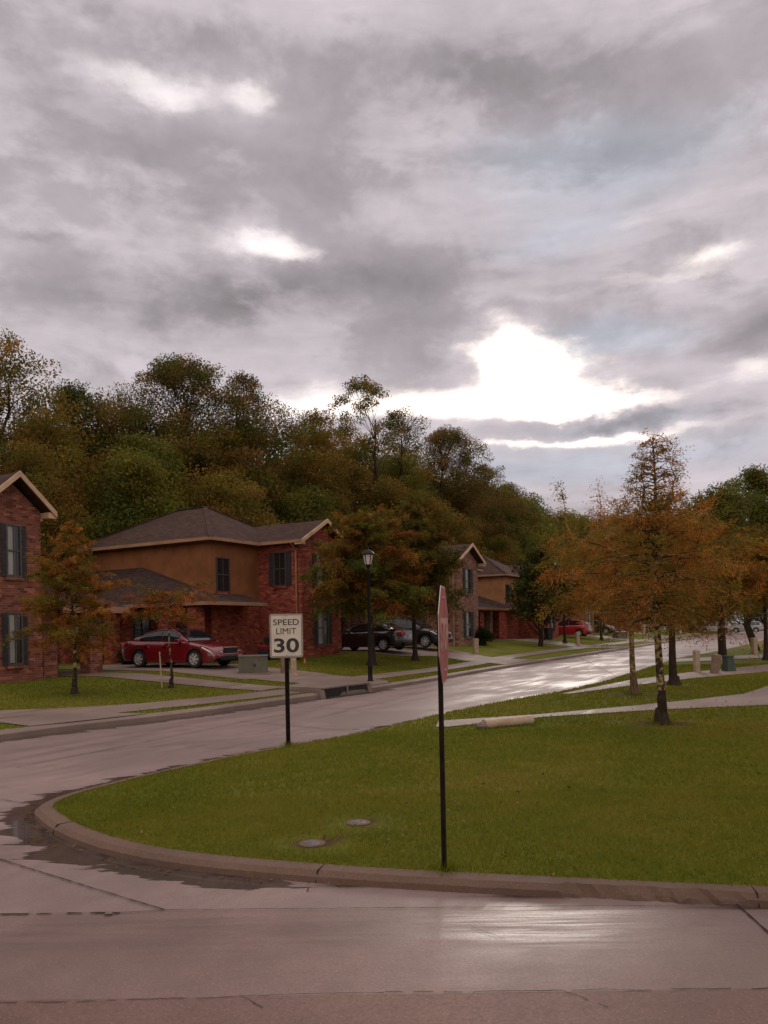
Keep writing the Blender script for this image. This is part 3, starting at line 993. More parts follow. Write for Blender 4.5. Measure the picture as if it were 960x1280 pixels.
def isle_roots(x0, x1, y0, y1, dens):
    n = int((x1 - x0) * (y1 - y0) * dens)
    P = np.stack([rng.uniform(x0, x1, n), rng.uniform(y0, y1, n)], 1)
    P = P[(P[:, 0] > -0.58 * P[:, 1] - 0.6) & (P[:, 0] < 0.58 * P[:, 1] + 5.5)]
    P = P[inside(isle, P)]
    P = P[~inside(pathpoly, P)]
    P = P[~inside(swpoly, P)]
    keep = np.array([rng.random() > 1.25 * bare(*p) for p in P]) if len(BARE) else np.ones(len(P), bool)
    P = P[keep]
    Z = np.array([z_right(x, y) for x, y in P])
    return np.column_stack([P, Z])


grass('lawn_grass', isle_roots(-4, 10.5, 3.6, 8.5, 5200), 0.034, 0.007, 1, PAL)
grass('lawn_grass', isle_roots(-5, 13.5, 8.5, 13.5, 1700), 0.045, 0.013, 2, PAL)
grass('lawn_grass', isle_roots(-5, 24, 13.5, 32, 420), 0.05, 0.026, 3, PAL)


def yard_roots(dens):
    u0, u1, v0, v1 = -2, 27, -1.2, 8.5
    n = int((u1 - u0) * (v1 - v0) * dens)
    q = np.stack([rng.uniform(u0, u1, n), rng.uniform(v0, v1, n)], 1)
    P = np.array([tuple(O)]) + q[:, :1] * np.array([tuple(T)]) + q[:, 1:] * np.array([tuple(N)])
    ok = inside(yard, P)
    for name_ in ('sidewalk', 'driveway_cut', 'driveway_apron', 'driveway', 'entry_path', 'far_sidewalk', 'shared_driveway'):
        ok &= ~inside([tuple(xy(*c)) for c in CONC[name_]], P)
    q = q[ok]; P = P[ok]
    Z = np.array([zf(*c) for c in q])
    return np.column_stack([P, Z])


grass('lawn_grass', yard_roots(260), 0.05, 0.03, 6, PAL)


def tufts():
    r_ = np.random.default_rng(12); out = []
    for p, n in ((gp(558, 1088, Z_ISLE), 170), (gp(360.5, 933, Z_ISLE), 150), (RT[0], 260), (RT[1], 200)):
        a_ = r_.uniform(0, 6.28, n); q = np.abs(r_.normal(0, 0.055, n)) + (0.03 if n < 200 else 0.14)
        out.append(np.column_stack([p.x + np.cos(a_) * q, p.y + np.sin(a_) * q, np.full(n, z_right(p.x, p.y))]))
    grass('lawn_grass', np.concatenate(out), 0.085, 0.008, 31, PAL[:3])


tufts()


def fallen():
    r_ = np.random.default_rng(77)
    pts = []
    for (c, n, sp) in ((RT[0], 520, 1.5), (RT[1], 260, 1.7), (RT[2], 260, 1.8), (Vector((-0.5, 7.5, 0)), 150, 2.3), (Vector((2, 8.5, 0)), 120, 2.0)):
        p = np.array([c.x, c.y]) + r_.normal(size=(n, 2)) * sp * np.array([1, 0.8])
        pts.append(p)
    P = np.concatenate(pts)
    P = P[inside(isle, P)]
    Z = np.array([z_right(x, y) + 0.03 for x, y in P])
    g_ = []
    for i in range(130):                                   # leaves washed along the gutter
        k = int(r_.integers(48, len(K) - 60)); a_ = K[k]; b_ = K[k + 1]
        q = a_.lerp(b_, r_.random()); t_ = (b_ - a_).normalized(); w_ = abs(r_.normal()) * 0.10 + 0.04
        g_.append((q.x - t_.y * w_, q.y + t_.x * w_, 0.014))
    C = np.concatenate([np.column_stack([P, Z]), np.array(g_)])
    n = len(C)
    D = r_.normal(size=(n, 3)) * np.array([1, 1, 0.25]); D /= np.linalg.norm(D, axis=1, keepdims=True)
    U = r_.normal(size=(n, 3)) * 0.3 + np.array([0, 0, 1.0])
    L = r_.uniform(0.025, 0.06, n); S = np.cross(D, U); S /= np.linalg.norm(S, axis=1, keepdims=True)
    V = np.stack([C - D * L[:, None] / 2, C + S * L[:, None] * 0.25, C + D * L[:, None] / 2, C - S * L[:, None] * 0.25], 1).reshape(-1, 3)
    pal = np.array([(0.20, 0.09, 0.03), (0.13, 0.06, 0.025), (0.26, 0.14, 0.05), (0.08, 0.045, 0.02)])
    tint = np.repeat(pal[r_.integers(0, 4, n)] * r_.uniform(0.7, 1.3, (n, 1)), 4, 0)
    tag(np_mesh('fallen_leaves', V, np.arange(len(V)).reshape(-1, 4), BLADE, tint), kind='stuff')


fallen()


# ---------------------------------------------------------------- trees
def leaf_quads(C, D, U, L, W, droop=None):
    """leaves centred at C, long axis D, flat axis U -> rhombus quads"""
    S = np.cross(D, U); S /= np.linalg.norm(S, axis=1, keepdims=True) + 1e-9
    L = L[:, None]; W = W[:, None]
    a = C - D * L / 2; b = C + S * W / 2; c = C + D * L / 2; d = C - S * W / 2
    V = np.stack([a, b, c, d], 1).reshape(-1, 3)
    return V, np.arange(len(V)).reshape(-1, 4)


def unit(rng, n):
    v = rng.normal(size=(n, 3)); return v / (np.linalg.norm(v, axis=1, keepdims=True) + 1e-9)


def limb(mb, a, b, r0, r1, rng, wob=0.12, n=6, sides=6):
    a = np.array(a, float); b = np.array(b, float); L = np.linalg.norm(b - a)
    pts = []; off = np.zeros(3)
    for k in range(n + 1):
        s = k / n
        if 0 < k < n: off = off * 0.6 + rng.normal(size=3) * wob * L / n
        pts.append(tuple(a + (b - a) * s + (off if k else 0)))
    mb.tube(pts, [r0 + (r1 - r0) * (k / n) for k in range(n + 1)], sides, caps=False)
    return [np.array(p) for p in pts]


def broadleaf(seed, H, Wd, base=0.25, dens=1.0, pal=None, leaf=0.26, clump=(0.7, 1.5), nclump=90, shape=1.0, open_top=0.0, per=130, sb=0.8, dome=False):
    """returns (trunk MB, crown arrays); H height, Wd crown width, base = crown start as fraction of H"""
    rng = np.random.default_rng(seed)
    mb = MB()
    r0 = 0.018 * H + 0.06
    trunk = limb(mb, (0, 0, -0.2), (rng.normal() * 0.3, rng.normal() * 0.3, H * 0.88), r0, 0.04, rng, 0.25, 10, 8)
    cs = []
    zc0 = H * base
    for k in range(nclump):
        s = rng.random() ** sb
        z = zc0 + (H - zc0) * s
        prof = (math.sin(math.pi * min(max(0.12 + 0.83 * s, 0), 1)) ** 0.7) * shape + (1 - shape) * (1 - s)
        if dome: prof = math.sqrt(max(0.0, 1 - s ** 3.2))
        # uneven lobes around the crown
        a = rng.uniform(0, 2 * np.pi)
        lob = 0.72 + 0.28 * math.sin(a * 3 + seed) * math.cos(z * 1.1 + seed) + rng.normal() * 0.1
        r = Wd / 2 * prof * lob * (rng.random() ** 0.45)
        if s > 0.75 and rng.random() < open_top: continue
        cs.append((r * math.cos(a), r * math.sin(a), z - rng.random() * 0.3))
    cs = np.array(cs)
    # limbs to a share of the clumps
    for c in cs[rng.permutation(len(cs))[: max(10, len(cs) // 4)]]:
        zt = max(c[2] - (0.35 + 0.5 * rng.random()) * math.hypot(c[0], c[1]) - 0.4, H * base * 0.55)
        k = min(int(zt / (H * 0.88) * 10), 9)
        limb(mb, trunk[k], c, max(0.09 * (1 - zt / H), 0.03), 0.012, rng, 0.2, 5, 5)
    V = []; tint = []; nn = []
    pal = np.array(pal)
    for c in cs:
        rad = rng.uniform(*clump) * (0.75 if c[2] > H * 0.8 else 1.0)
        n = int(per * dens * rng.uniform(0.6, 1.2) * (rad / np.mean(clump)) ** 1.6)
        q = unit(rng, n) * (rng.random((n, 1)) ** 0.4) * np.array([rad, rad, rad * 0.72])
        C = c + q
        D = unit(rng, n); D[:, 2] -= 0.25; D /= np.linalg.norm(D, axis=1, keepdims=True)
        U = unit(rng, n); U[:, 2] += 0.9; U /= np.linalg.norm(U, axis=1, keepdims=True)
        v, _ = leaf_quads(C, D, U, leaf * rng.uniform(0.6, 1.35, n), leaf * 0.62 * rng.uniform(0.6, 1.3, n))
        v = v.reshape(n, 4, 3)
        g_ = np.cross(v[:, 1] - v[:, 0], v[:, 3] - v[:, 0])
        soft = q / (np.linalg.norm(q, axis=1, keepdims=True) + 1e-6) * 0.7 + np.array([c[0], c[1], (c[2] - H * 0.55) * 0.8]) / (Wd / 2) * 0.45 + np.array([0, 0, 0.3]) + unit(rng, n) * 0.35
        soft /= np.linalg.norm(soft, axis=1, keepdims=True)
        fl = (g_ * soft).sum(1) < 0
        v[fl] = v[fl][:, ::-1]
        v = v.reshape(-1, 3); nn.append(np.repeat(soft, 4, 0))
        V.append(v)
        base_c = pal[rng.integers(len(pal))] * rng.uniform(0.75, 1.25)
        col = base_c * rng.uniform(0.85, 1.2, (n, 1))
        tint.append(np.repeat(col, 4, 0))
    V = np.concatenate(V); tint = np.concatenate(tint)
    return mb, V, np.arange(len(V)).reshape(-1, 4), tint, np.concatenate(nn)


def cypress(seed, H, Wd, base=0.28, pal=None, leaf=0.10, nb=60, top_sparse=0.5, per=46, trunk_r=0.07, lean=0.0, profile=None, droop=0.25, flare=2.0, arms=()):
    """young cypress: straight stem, tiers of fine drooping feathery sprays; arms = extra leaders (x, y, z of the tip, z of the root)"""
    rng = np.random.default_rng(seed)
    mb = MB()
    pts = []; rad = []
    for k in range(15):
        s = k / 14
        pts.append((lean * s * H + 0.03 * math.sin(s * 7 + seed), 0.03 * math.cos(s * 6 + seed), -0.1 + s * H * 0.98))
        z = s * H
        rad.append(max(trunk_r * (1 - 0.9 * s) * (1 + (flare - 1) * math.exp(-z / 0.16)), 0.008))
    # extra rings near the flared foot
    pts = [pts[0]] + [(lean * z, 0.005, z) for z in (0.06, 0.14, 0.24)] + pts[1:]
    rad = [rad[0] * 1.1] + [trunk_r * (1 + (flare - 1) * math.exp(-z / 0.16)) for z in (0.06, 0.14, 0.24)] + rad[1:]
    o = sorted(range(len(pts)), key=lambda i: pts[i][2]); pts = [pts[i] for i in o]; rad = [rad[i] for i in o]
    mb.tube(pts, rad, 10, caps=True)
    Cc, Dd, Uu, Ll, Ww, Tt = [], [], [], [], [], []
    pal = np.array(pal)
    profile = profile or (lambda s: (0.35 + 0.65 * math.sin(math.pi * (0.5 - 0.5 * s) + 0.0)) if s > 0.25 else 0.75 + s)

    def sprays(pth, a, d, ln, s, dens, q0=0.18):
        n = len(pth) - 1
        cb = pal[int(rng.integers(len(pal)))] * rng.uniform(0.8, 1.2)
        nt = max(3, int(ln / 0.10))
        for j in range(nt):
            q = q0 + (1 - q0) * (j + rng.random()) / nt
            if rng.random() > dens: continue
            k = min(int(q * n), n - 1); fr = q * n - k
            root = pth[k] * (1 - fr) + pth[k + 1] * fr
            sd_ = np.array([-math.sin(a), math.cos(a), 0]) * rng.choice([-1, 1])
            tw = sd_ * rng.uniform(0.4, 1.0) + d * rng.uniform(0.2, 0.8) + np.array([0, 0, rng.uniform(-0.6, 0.6)])
            tw /= np.linalg.norm(tw)
            tl = rng.uniform(0.2, 0.5) * (Wd / 2.8) * (1 - 0.45 * s)
            m = max(4, int(per * dens * rng.uniform(0.5, 1.2)))
            u = rng.random(m)
            C = root + tw * (u * tl)[:, None] + np.array([0, 0, -1.0]) * (u ** 2 * tl * 0.3)[:, None] + np.clip(rng.normal(size=(m, 3)), -1.4, 1.4) * tl * 0.15
            D = tw + np.array([0, 0, -0.6]) + rng.normal(size=(m, 3)) * 0.6
            D /= np.linalg.norm(D, axis=1, keepdims=True)
            Cc.append(C); Dd.append(D); Uu.append(unit(rng, m))
            Ll.append(leaf * rng.uniform(0.6, 1.4, m)); Ww.append(leaf * 0.24 * rng.uniform(0.7, 1.4, m))
            ct = cb * rng.uniform(0.6, 1.4)
            Tt.append(np.repeat(ct * rng.uniform(0.75, 1.3, (m, 1)), 4, 0))

    for b in range(nb):
        s = (b + rng.random()) / nb
        s = s ** 0.9
        z = H * (base + (0.985 - base) * s)
        ln = Wd / 2 * profile(s) * rng.uniform(0.5, 1.25)
        a = b * 2.39996 + rng.normal() * 0.35
        up = rng.uniform(0.1, 0.8) * (0.6 + 0.6 * s)
        d = np.array([math.cos(a), math.sin(a), up]); d /= np.linalg.norm(d)
        p0 = np.array([lean * z, 0, z]); pth = [p0]; p = p0.copy(); n = 7
        dd = d.copy()
        for k in range(n):
            dd = dd + np.array([0, 0, -droop * 0.22]) + rng.normal(size=3) * 0.08
            dd /= np.linalg.norm(dd)
            p = p + dd * ln / n; pth.append(p.copy())
        mb.tube([tuple(q) for q in pth], [max(0.016 * trunk_r / 0.06 * (1 - k / (n + 1)) * (1 - 0.6 * s), 0.003) for k in range(n + 1)], 4, caps=False)
        sprays(pth, a, d, ln, s, 1.0 - top_sparse * max(0, (s - 0.55) / 0.45))
    for (ax, ay, az_, zr_) in arms:
        p0 = np.array([lean * zr_, 0, zr_]); p1 = np.array([ax, ay, az_]); pth = []
        for k in range(10):
            q = k / 9
            p = p0 + (p1 - p0) * q + np.array([ax, ay, 0]) * 0.35 * math.sin(math.pi * q) * (1 - q * 0.3) + rng.normal(size=3) * 0.03
            if q > 0.8: p[2] -= (q - 0.8) ** 2 * 4.0 * 0.6
            pth.append(p)
        ln = float(np.linalg.norm(p1 - p0)); a = math.atan2(ay, ax)
        mb.tube([tuple(q) for q in pth], [max(0.028 * (1 - k / 10), 0.004) for k in range(10)], 5, caps=False)
        d = (p1 - p0) / ln
        sprays(pth, a, d, ln * 1.6, 0.45, 0.75, 0.25)
    V, F = leaf_quads(np.concatenate(Cc), np.concatenate(Dd), np.concatenate(Uu), np.concatenate(Ll), np.concatenate(Ww))
    return mb, V, F, np.concatenate(Tt)


def plant(name, data, label, cat, loc, group=None, bark=None, leafm=None, rz=0.0):
    mb, V, F, tint = data[:4]
    o = thing(name, label, cat, loc, rz, group)
    mb.build('trunk', bark or BARK, o, smooth=True, recalc=False)
    np_mesh('crown', V, F, leafm or LEAF, tint, o, nrm_=data[4] if len(data) > 4 else None)
    return o


RUST = [(0.30, 0.13, 0.032), (0.255, 0.12, 0.03), (0.19, 0.13, 0.028), (0.32, 0.135, 0.042), (0.155, 0.125, 0.026)]
RUSTG = [(0.20, 0.115, 0.027), (0.14, 0.118, 0.025), (0.12, 0.12, 0.025), (0.23, 0.115, 0.03)]
RUSTR = [(0.30, 0.10, 0.036), (0.24, 0.095, 0.03), (0.155, 0.105, 0.026)]
DGREEN = [(0.07, 0.09, 0.026), (0.088, 0.10, 0.028), (0.11, 0.10, 0.03)]
GREEN = [(0.13, 0.145, 0.03), (0.16, 0.155, 0.032), (0.105, 0.125, 0.028), (0.19, 0.155, 0.034)]
OLIVE = [(0.20, 0.155, 0.036), (0.23, 0.15, 0.036), (0.17, 0.145, 0.034), (0.25, 0.145, 0.038), (0.15, 0.14, 0.032)]
BROWN = [(0.19, 0.12, 0.042), (0.165, 0.112, 0.04), (0.145, 0.112, 0.036), (0.22, 0.125, 0.044)]

prof_near = lambda s: (0.55 + 1.5 * s) if s < 0.28 else (0.97 - 0.3 * (s - 0.28) / 0.26 if s < 0.54 else (0.62 - 0.32 * (s - 0.54) / 0.1 if s < 0.64 else 0.30 - 0.14 * (s - 0.64) / 0.36))
prof_cone = lambda s: 0.85 + 0.5 * s if s < 0.25 else 0.975 * (1 - (s - 0.25) / 0.75) ** 0.8 + 0.06
prof_umbr = lambda s: 0.75 + 0.3 * math.sin(math.pi * s)
prof_round = lambda s: max(0.25, math.sin(math.pi * (0.22 + 0.74 * s))) ** 0.8

# the right-hand group
plant('cypress_tree', cypress(21, 5.15, 3.3, 0.335, RUST, 0.06, 140, 0.2, 36, 0.085, -0.012, prof_near, 0.45, arms=((0.35, 0.1, 5.0, 3.2), (-0.3, -0.1, 4.7, 3.0), (0.95, 0.3, 4.1, 2.3))),
      'tallest orange cypress on the corner lawn, trunk spotted with pale lichen', 'tree', RT[0] + Vector((0, 0, -0.02)), bark=BARK_L, leafm=NEEDLE)
plant('cypress_tree', cypress(22, 4.7, 4.4, 0.38, RUST, 0.078, 100, 0.3, 34, 0.085, -0.012, prof_round, 0.5, arms=((-1.65, 0.2, 5.35, 2.2), (-0.85, -0.2, 5.3, 2.4), (-1.3, 0.6, 4.7, 2.0))),
      'rusty cypress with a pale yellow lichen trunk left of the tall spotted one', 'tree', RT[1] + Vector((0, 0, -0.02)), bark=BARK_LL, leafm=NEEDLE)
plant('cypress_tree', cypress(23, 5.4, 4.8, 0.43, RUSTG, 0.085, 80, 0.4, 26, 0.12, -0.015, prof_round, 0.4),
      'olive and rust cypress with a thick dark trunk behind the lichen spotted tree', 'tree', RT[2] + Vector((0, 0, -0.02)), bark=BARK, leafm=NEEDLE)
plant('cypress_tree', cypress(24, 5.6, 4.6, 0.42, RUST, 0.13, 75, 0.3, 40, 0.10, -0.07, prof_round, 0.4),
      'rusty cypress with a slim leaning trunk beyond the pedestals', 'tree', RT[3] + Vector((0, 0, -0.02)), bark=BARK, leafm=NEEDLE)
plant('cypress_tree', cypress(25, 5.9, 5.0, 0.42, RUSTG, 0.14, 70, 0.3, 40, 0.11, -0.02, prof_round, 0.4),
      'rust coloured cypress at the right edge of the photo', 'tree', RT[4] + Vector((0, 0, -0.02)), bark=BARK, leafm=NEEDLE)
# the left lawns
plant('cypress_tree', cypress(31, 4.55, 2.75, 0.27, RUST, 0.085, 100, 0.2, 52, 0.062, 0.0, prof_cone, 0.3),
      'small orange feathery tree standing before the brick porch pillars', 'tree', at_uv(*LT[0]), bark=BARK_L, leafm=NEEDLE)
plant('cypress_tree', cypress(32, 2.75, 2.6, 0.69, RUSTR, 0.085, 38, 0.2, 24, 0.05, 0.0, prof_umbr, 0.35),
      'thin staked orange sapling in front of the red sedan', 'tree', at_uv(*LT[1]), bark=BARK_L, leafm=NEEDLE)
plant('cypress_tree', cypress(33, 6.3, 5.0, 0.36, RUSTG + RUSTG + RUSTR[1:] + GREEN[2:3], 0.15, 120, 0.1, 46, 0.14, 0.0, prof_round, 0.4),
      'wide rust brown tree behind the black lamp post', 'tree', at_uv(*LT[2]), bark=BARK, leafm=NEEDLE)
plant('cypress_tree', cypress(34, 7.3, 5.0, 0.33, [(0.085, 0.08, 0.018), (0.11, 0.085, 0.02), (0.13, 0.07, 0.02)], 0.16, 120, 0.1, 46, 0.12, 0.0, prof_cone, 0.35),
      'pointed olive tree in front of the dark crossover, right of the lamp post', 'tree', at_uv(*LT[3]), bark=BARK, leafm=NEEDLE)
plant('evergreen_tree', broadleaf(35, 6.8, 5.6, 0.3, 1.0, DGREEN + [(0.05, 0.055, 0.016)], 0.22, (0.5, 1.0), 80, 1.0, 0.0, 110),
      'dark green tree with a black trunk in front of the pale brick house', 'tree', at_uv(*LT[4]), bark=BARK)
for (px, py, hgt, lb) in ((706, 804, 5.5, 'orange tree growing just right of the dark green street tree'), (752, 800.5, 6.5, 'small rusty tree beside the red parked hatchback')):
    q = gl(px, py)
    plant('cypress_tree', cypress(int(px), hgt, 4.2, 0.42, RUST, 0.2, 60, 0.2, 36, 0.12, 0.0, prof_round, 0.4), lb, 'tree', at_uv(*q), bark=BARK, leafm=NEEDLE)


# the wood behind the houses
def ground_z(x, y):
    u, v = uv((x, y)); return zf(u, v) if v > -0.5 else 0.1


def sight(px, d):
    rx_, rz_ = ray(px, 785); return Vector((rx_ * d, d, ground_z(rx_ * d, d)))


def top_h(px, py, d):
    rx_, rz_ = ray(px, py)
    return CAM_H + rz_ * d - ground_z(rx_ * d, d)


solo = [  # px, top py, depth, width m, kind
    (15, 426, 44, 9.5, 'sparse', OLIVE, 'tall thin leaved tree at the left edge of the skyline'),
    (98, 488, 52, 6.5, 'dense', DGREEN, 'dark green crown rising between the leftmost tree and the broad dome'),
    (232, 455, 56, 19.0, 'dome', DGREEN + BROWN, 'broad dark domed tree highest above the middle house'),
    (312, 472, 57, 10.0, 'sparse', DGREEN + BROWN, 'thin edged dark tree at the right side of the broad dome'),
    (458, 470, 66, 11.0, 'vsparse', DGREEN + OLIVE, 'tall open topped tree silhouetted against the bright cloud gap'),
    (400, 518, 62, 8.5, 'sparse', OLIVE, 'thin topped tree left of the tall open one'),
    (505, 513, 74, 8.5, 'sparse', DGREEN + OLIVE, 'ragged tree on the shoulder right of the tall open one'),
    (562, 538, 84, 15.0, 'dome', BROWN + DGREEN, 'round headed brown green tree on the falling skyline'),
    (612, 582, 92, 9.5, 'sparse', BROWN, 'brown spiky topped tree low on the skyline'),
    (640, 606, 100, 9.0, 'dense', BROWN + DGREEN, 'dark small crown ending the wood above the far pale house'),
]
for k, (px, py, d, wd, kd, pal, lb) in enumerate(solo):
    h = top_h(px, py, d)
    par = {'dense': dict(nclump=150, per=340, clump=(0.8, 1.6), leaf=0.16), 'sparse': dict(nclump=140, per=230, clump=(0.6, 1.3), leaf=0.15, open_top=0.1, sb=0.65),
           'dome': dict(nclump=380, per=220, clump=(0.7, 1.5), leaf=0.155, sb=0.55, dome=True),
           'vsparse': dict(nclump=120, per=170, clump=(0.5, 1.1), leaf=0.17, open_top=0.1, sb=0.5, dome=True)}[kd]
    plant('broadleaf_tree', broadleaf(100 + k, h, wd, 0.35, pal=pal, **par), lb, 'tree', sight(px, d), bark=BARK)

protos = []
for k, (h, wd, pal, nc) in enumerate([(13, 9, OLIVE, 125), (12, 9.5, GREEN + OLIVE, 125), (14, 9, BROWN + OLIVE, 125), (11, 8.5, GREEN, 115), (12.5, 9, OLIVE + [(0.13, 0.075, 0.02)], 125), (9, 8, DGREEN + GREEN, 105)]):
    protos.append((h, broadleaf(200 + k, h, wd, 0.06, pal=pal, nclump=nc, per=380, clump=(0.8, 1.7), leaf=0.155)))
plist = [None] * len(protos)
wood_lb = 'bushy autumn green tree in the wood behind the brick houses'
far_lb = 'distant green tree beyond the far end of the street'
rw = random.Random(8)


def wood_tree(px, py, d, k, lb, grp):
    h0, data = protos[k]
    if plist[k] is None:
        o = plist[k] = plant('broadleaf_tree', data, lb, 'tree', (0, 0, 0), grp)
    else:
        o = copy_tree(plist[k])
        o['label'] = lb; o['group'] = grp
    o.location = sight(px, d)
    s = top_h(px, py, d) / h0
    w = s * rw.uniform(0.95, 1.25)
    o.scale = (w, w, s)
    o.rotation_euler = (0, 0, rw.uniform(0, 6.28))


sky_line = [(-80, 500), (0, 510), (60, 520), (120, 515), (200, 525), (280, 530), (340, 545), (400, 550), (460, 565), (520, 570), (580, 590), (640, 625), (700, 640)]


def sl(px):
    for (a, ya), (b, yb) in zip(sky_line, sky_line[1:]):
        if a <= px <= b: return ya + (yb - ya) * (px - a) / (b - a)
    return 640


def wood_depth(px, v):
    r = ray(px, 785)[0]
    u = (O.x * 1 + N.x * v - r * (O.y + N.y * v)) / (r * T.y - T.x)
    return O.y + N.y * v + T.y * u


for row, v, dy in ((0, 19.5, 50), (1, 24, 12), (2, 30, 0)):
    px = -90 + 25 * row
    while px < 690:
        d = wood_depth(px, v)
        if 20 < d < 130:
            wood_tree(px, sl(px) + dy + rw.uniform(-14, 18), d, rw.randrange(6), wood_lb, 'trees of the wood behind the houses')
        px += max(26, 5.6 * 961 / max(d, 30)) * rw.uniform(0.75, 1.05)
# beyond the end of the street and along its right side
for px, py, d, k in ((668, 632, 120, 5), (700, 640, 128, 1), (728, 648, 135, 3), (760, 650, 140, 0), (792, 652, 145, 2), (822, 650, 150, 1), (850, 655, 150, 3),
                     (880, 668, 122, 1), (740, 690, 118, 0), (800, 690, 122, 4), (840, 690, 120, 5), (862, 680, 112, 2), (898, 690, 180, 1), (930, 688, 190, 3), (962, 692, 195, 5),
                     (995, 690, 190, 0), (1030, 695, 195, 2), (1065, 695, 190, 4)):
    wood_tree(px, py, d, k, far_lb, 'trees beyond the end of the street')


# green trees on the right hand verge of the street, behind the rusty ones
for k, (px, py, d, wd, lb) in enumerate(((902, 612, 40, 6.0, 'full green tree rising behind the rusty crowns right of the lichen spotted tree'),
                                         (946, 590, 46, 8.0, 'tallest green tree on the right hand verge, cut by the photo edge'),
                                         (1000, 600, 44, 8.0, 'green tree just outside the right edge of the view'))):
    plant('broadleaf_tree', broadleaf(300 + k, top_h(px, py, d), wd, 0.36, pal=GREEN + DGREEN[1:], nclump=150, per=260, clump=(0.6, 1.2), leaf=0.13, sb=0.65, dome=True), lb, 'tree', sight(px, d), bark=BARK)


# ---------------------------------------------------------------- houses
def house(label, u0, v0, brick, stucco, mirror=False, W=3.2, L=3.2, back=8.4, eave=5.3, wing=True, roofm=None, z=None, shut=True, b_lo=1.0, ww=0.8, sw=0.26, ro=0.4):
    """local x = up the street, local y = away from the street. Gabled tower at x 0..W, stuccoed main block beside it"""
    z = zf(u0, v0) - 0.03 if z is None else z
    p = xy(u0, v0)
    H = thing('brick_house', label, 'house', (p.x, p.y, z), R(60))
    roofm = roofm or SHINGLE
    mx = (lambda a: W - a) if mirror else (lambda a: a)

    def bx(mb, a0, a1, *rest):
        a0, a1 = sorted((mx(a0), mx(a1))); mb.box(a0, a1, *rest)

    Bk = 2.4
    # tower walls with gable
    mb = MB()
    bx(mb, 0, W, 0, 6.5, -0.5, eave)
    rise = 1.05
    mb.prism([(mx(0.0), eave), (mx(W), eave), (mx(W / 2), eave + rise * W / (W + 0.7))], 'y', 0.0, 0.25)
    mb.build('wall', brick, H)
    # main block: upper stucco, lower brick
    mb = MB(); bx(mb, -L, 0.0 if L > 0.5 else -0.01, Bk, Bk + back, 2.75, eave)
    if L > 0.4: mb.build('upper_wall', stucco, H)
    if L > 0.4:
        mb = MB(); bx(mb, -L + 0.01, -0.004, Bk + 0.01, Bk + back - 0.01, -0.5, 2.75)
        mb.build('lower_wall', brick, H)
    # main hip roof
    ov = 0.42
    a0, a1, b0, b1 = -L - ov, W + ov, Bk - ov, Bk + back + ov
    if L <= 0.4: b0 = 0.9
    half = (a1 - a0) / 2; rz_ = eave + half * math.tan(R(29)); am = (a0 + a1) / 2
    if rz_ > eave + 2.1: rz_ = eave + 2.1
    rb0, rb1 = b0 + half, b1 - half
    if rb1 < rb0 + 0.6:
        c = (b0 + b1) / 2; rb0, rb1 = c - 0.3, c + 0.3
    mb = MB()
    P = lambda a, b, zz: (mx(a), b, zz)
    ez = eave - 0.02
    mb.quad(P(a0, b0, ez), P(a0, b1, ez), P(am, rb1, rz_), P(am, rb0, rz_))
    mb.quad(P(a1, b1, ez), P(a1, b0, ez), P(am, rb0, rz_), P(am, rb1, rz_))
    mb.quad(P(a1, b0, ez), P(a0, b0, ez), P(am, rb0, rz_))
    mb.quad(P(a0, b1, ez), P(a1, b1, ez), P(am, rb1, rz_))
    roof = mb.build('roof', roofm, H)
    ss = MB(); ss.quad(P(a0, b0, ez - 0.16), P(a1, b0, ez - 0.16), P(a1, b1, ez - 0.16), P(a0, b1, ez - 0.16)); ss.build('soffit', SOFFIT, roof)
    rid = MB(); rid.bar(P(am, rb0, rz_ + 0.01), P(am, rb1, rz_ + 0.01), 0.22, 0.05)
    for q in ((a0, b0, rb0), (a1, b0, rb0), (a0, b1, rb1), (a1, b1, rb1)):
        rid.bar(P(q[0], q[1], ez + 0.01), P(am, q[2], rz_ + 0.01), 0.2, 0.04)
    rid.build('ridge_cap', roofm, roof)
    fb = MB()
    for (x0, x1, y0, y1) in ((a0 - 0.03, a0, b0, b1), (a1, a1 + 0.03, b0, b1), (a0, a1, b0 - 0.03, b0), (a0, a1, b1, b1 + 0.03)):
        xa, xb = sorted((mx(x0), mx(x1))); fb.box(xa, xb, y0, y1, ez - 0.13, ez + 0.01)
    fb.build('gutter', FASCIA, roof)
    # tower gable roof, ridge runs back into the main roof
    mb = MB(); gz = eave + rise + 0.02; fr = -0.38
    gb = 4.6
    lo = eave - 0.02
    th = 0.1
    for sgn in (-1, 1):
        ea = (-ro if sgn < 0 else W + ro)
        mb.quad(P(ea, fr, lo), P(W / 2, fr, gz), P(W / 2, gb, gz), P(ea, gb, lo))
        mb.quad(P(ea, fr, lo - th), P(ea, gb, lo - th), P(W / 2, gb, gz - th), P(W / 2, fr, gz - th))
    groof = mb.build('gable_roof', roofm, H, recalc=False)
    rk_ = MB()
    for sgn in (-1, 1):
        ea = (-ro - 0.03 if sgn < 0 else W + ro + 0.03)
        rk_.bar(P(ea, fr - 0.02, lo - 0.07), P(W / 2, fr - 0.02, gz - 0.05), 0.05, 0.2, up=(0, 1, 0)) if False else None
        rk_.prism([(mx(ea), lo - 0.16), (mx(ea), lo + 0.02), (mx(W / 2), gz + 0.03), (mx(W / 2), gz - 0.15)], 'y', fr - 0.05, fr)
    # return ends
    for ea in (-ro - 0.03, W + ro - 0.25):
        xa, xb = sorted((mx(ea), mx(ea + 0.28))); rk_.box(xa, xb, fr, 0.02, lo - 0.2, lo - 0.02)
    rk_.build('rake_board', RAKE, groof)
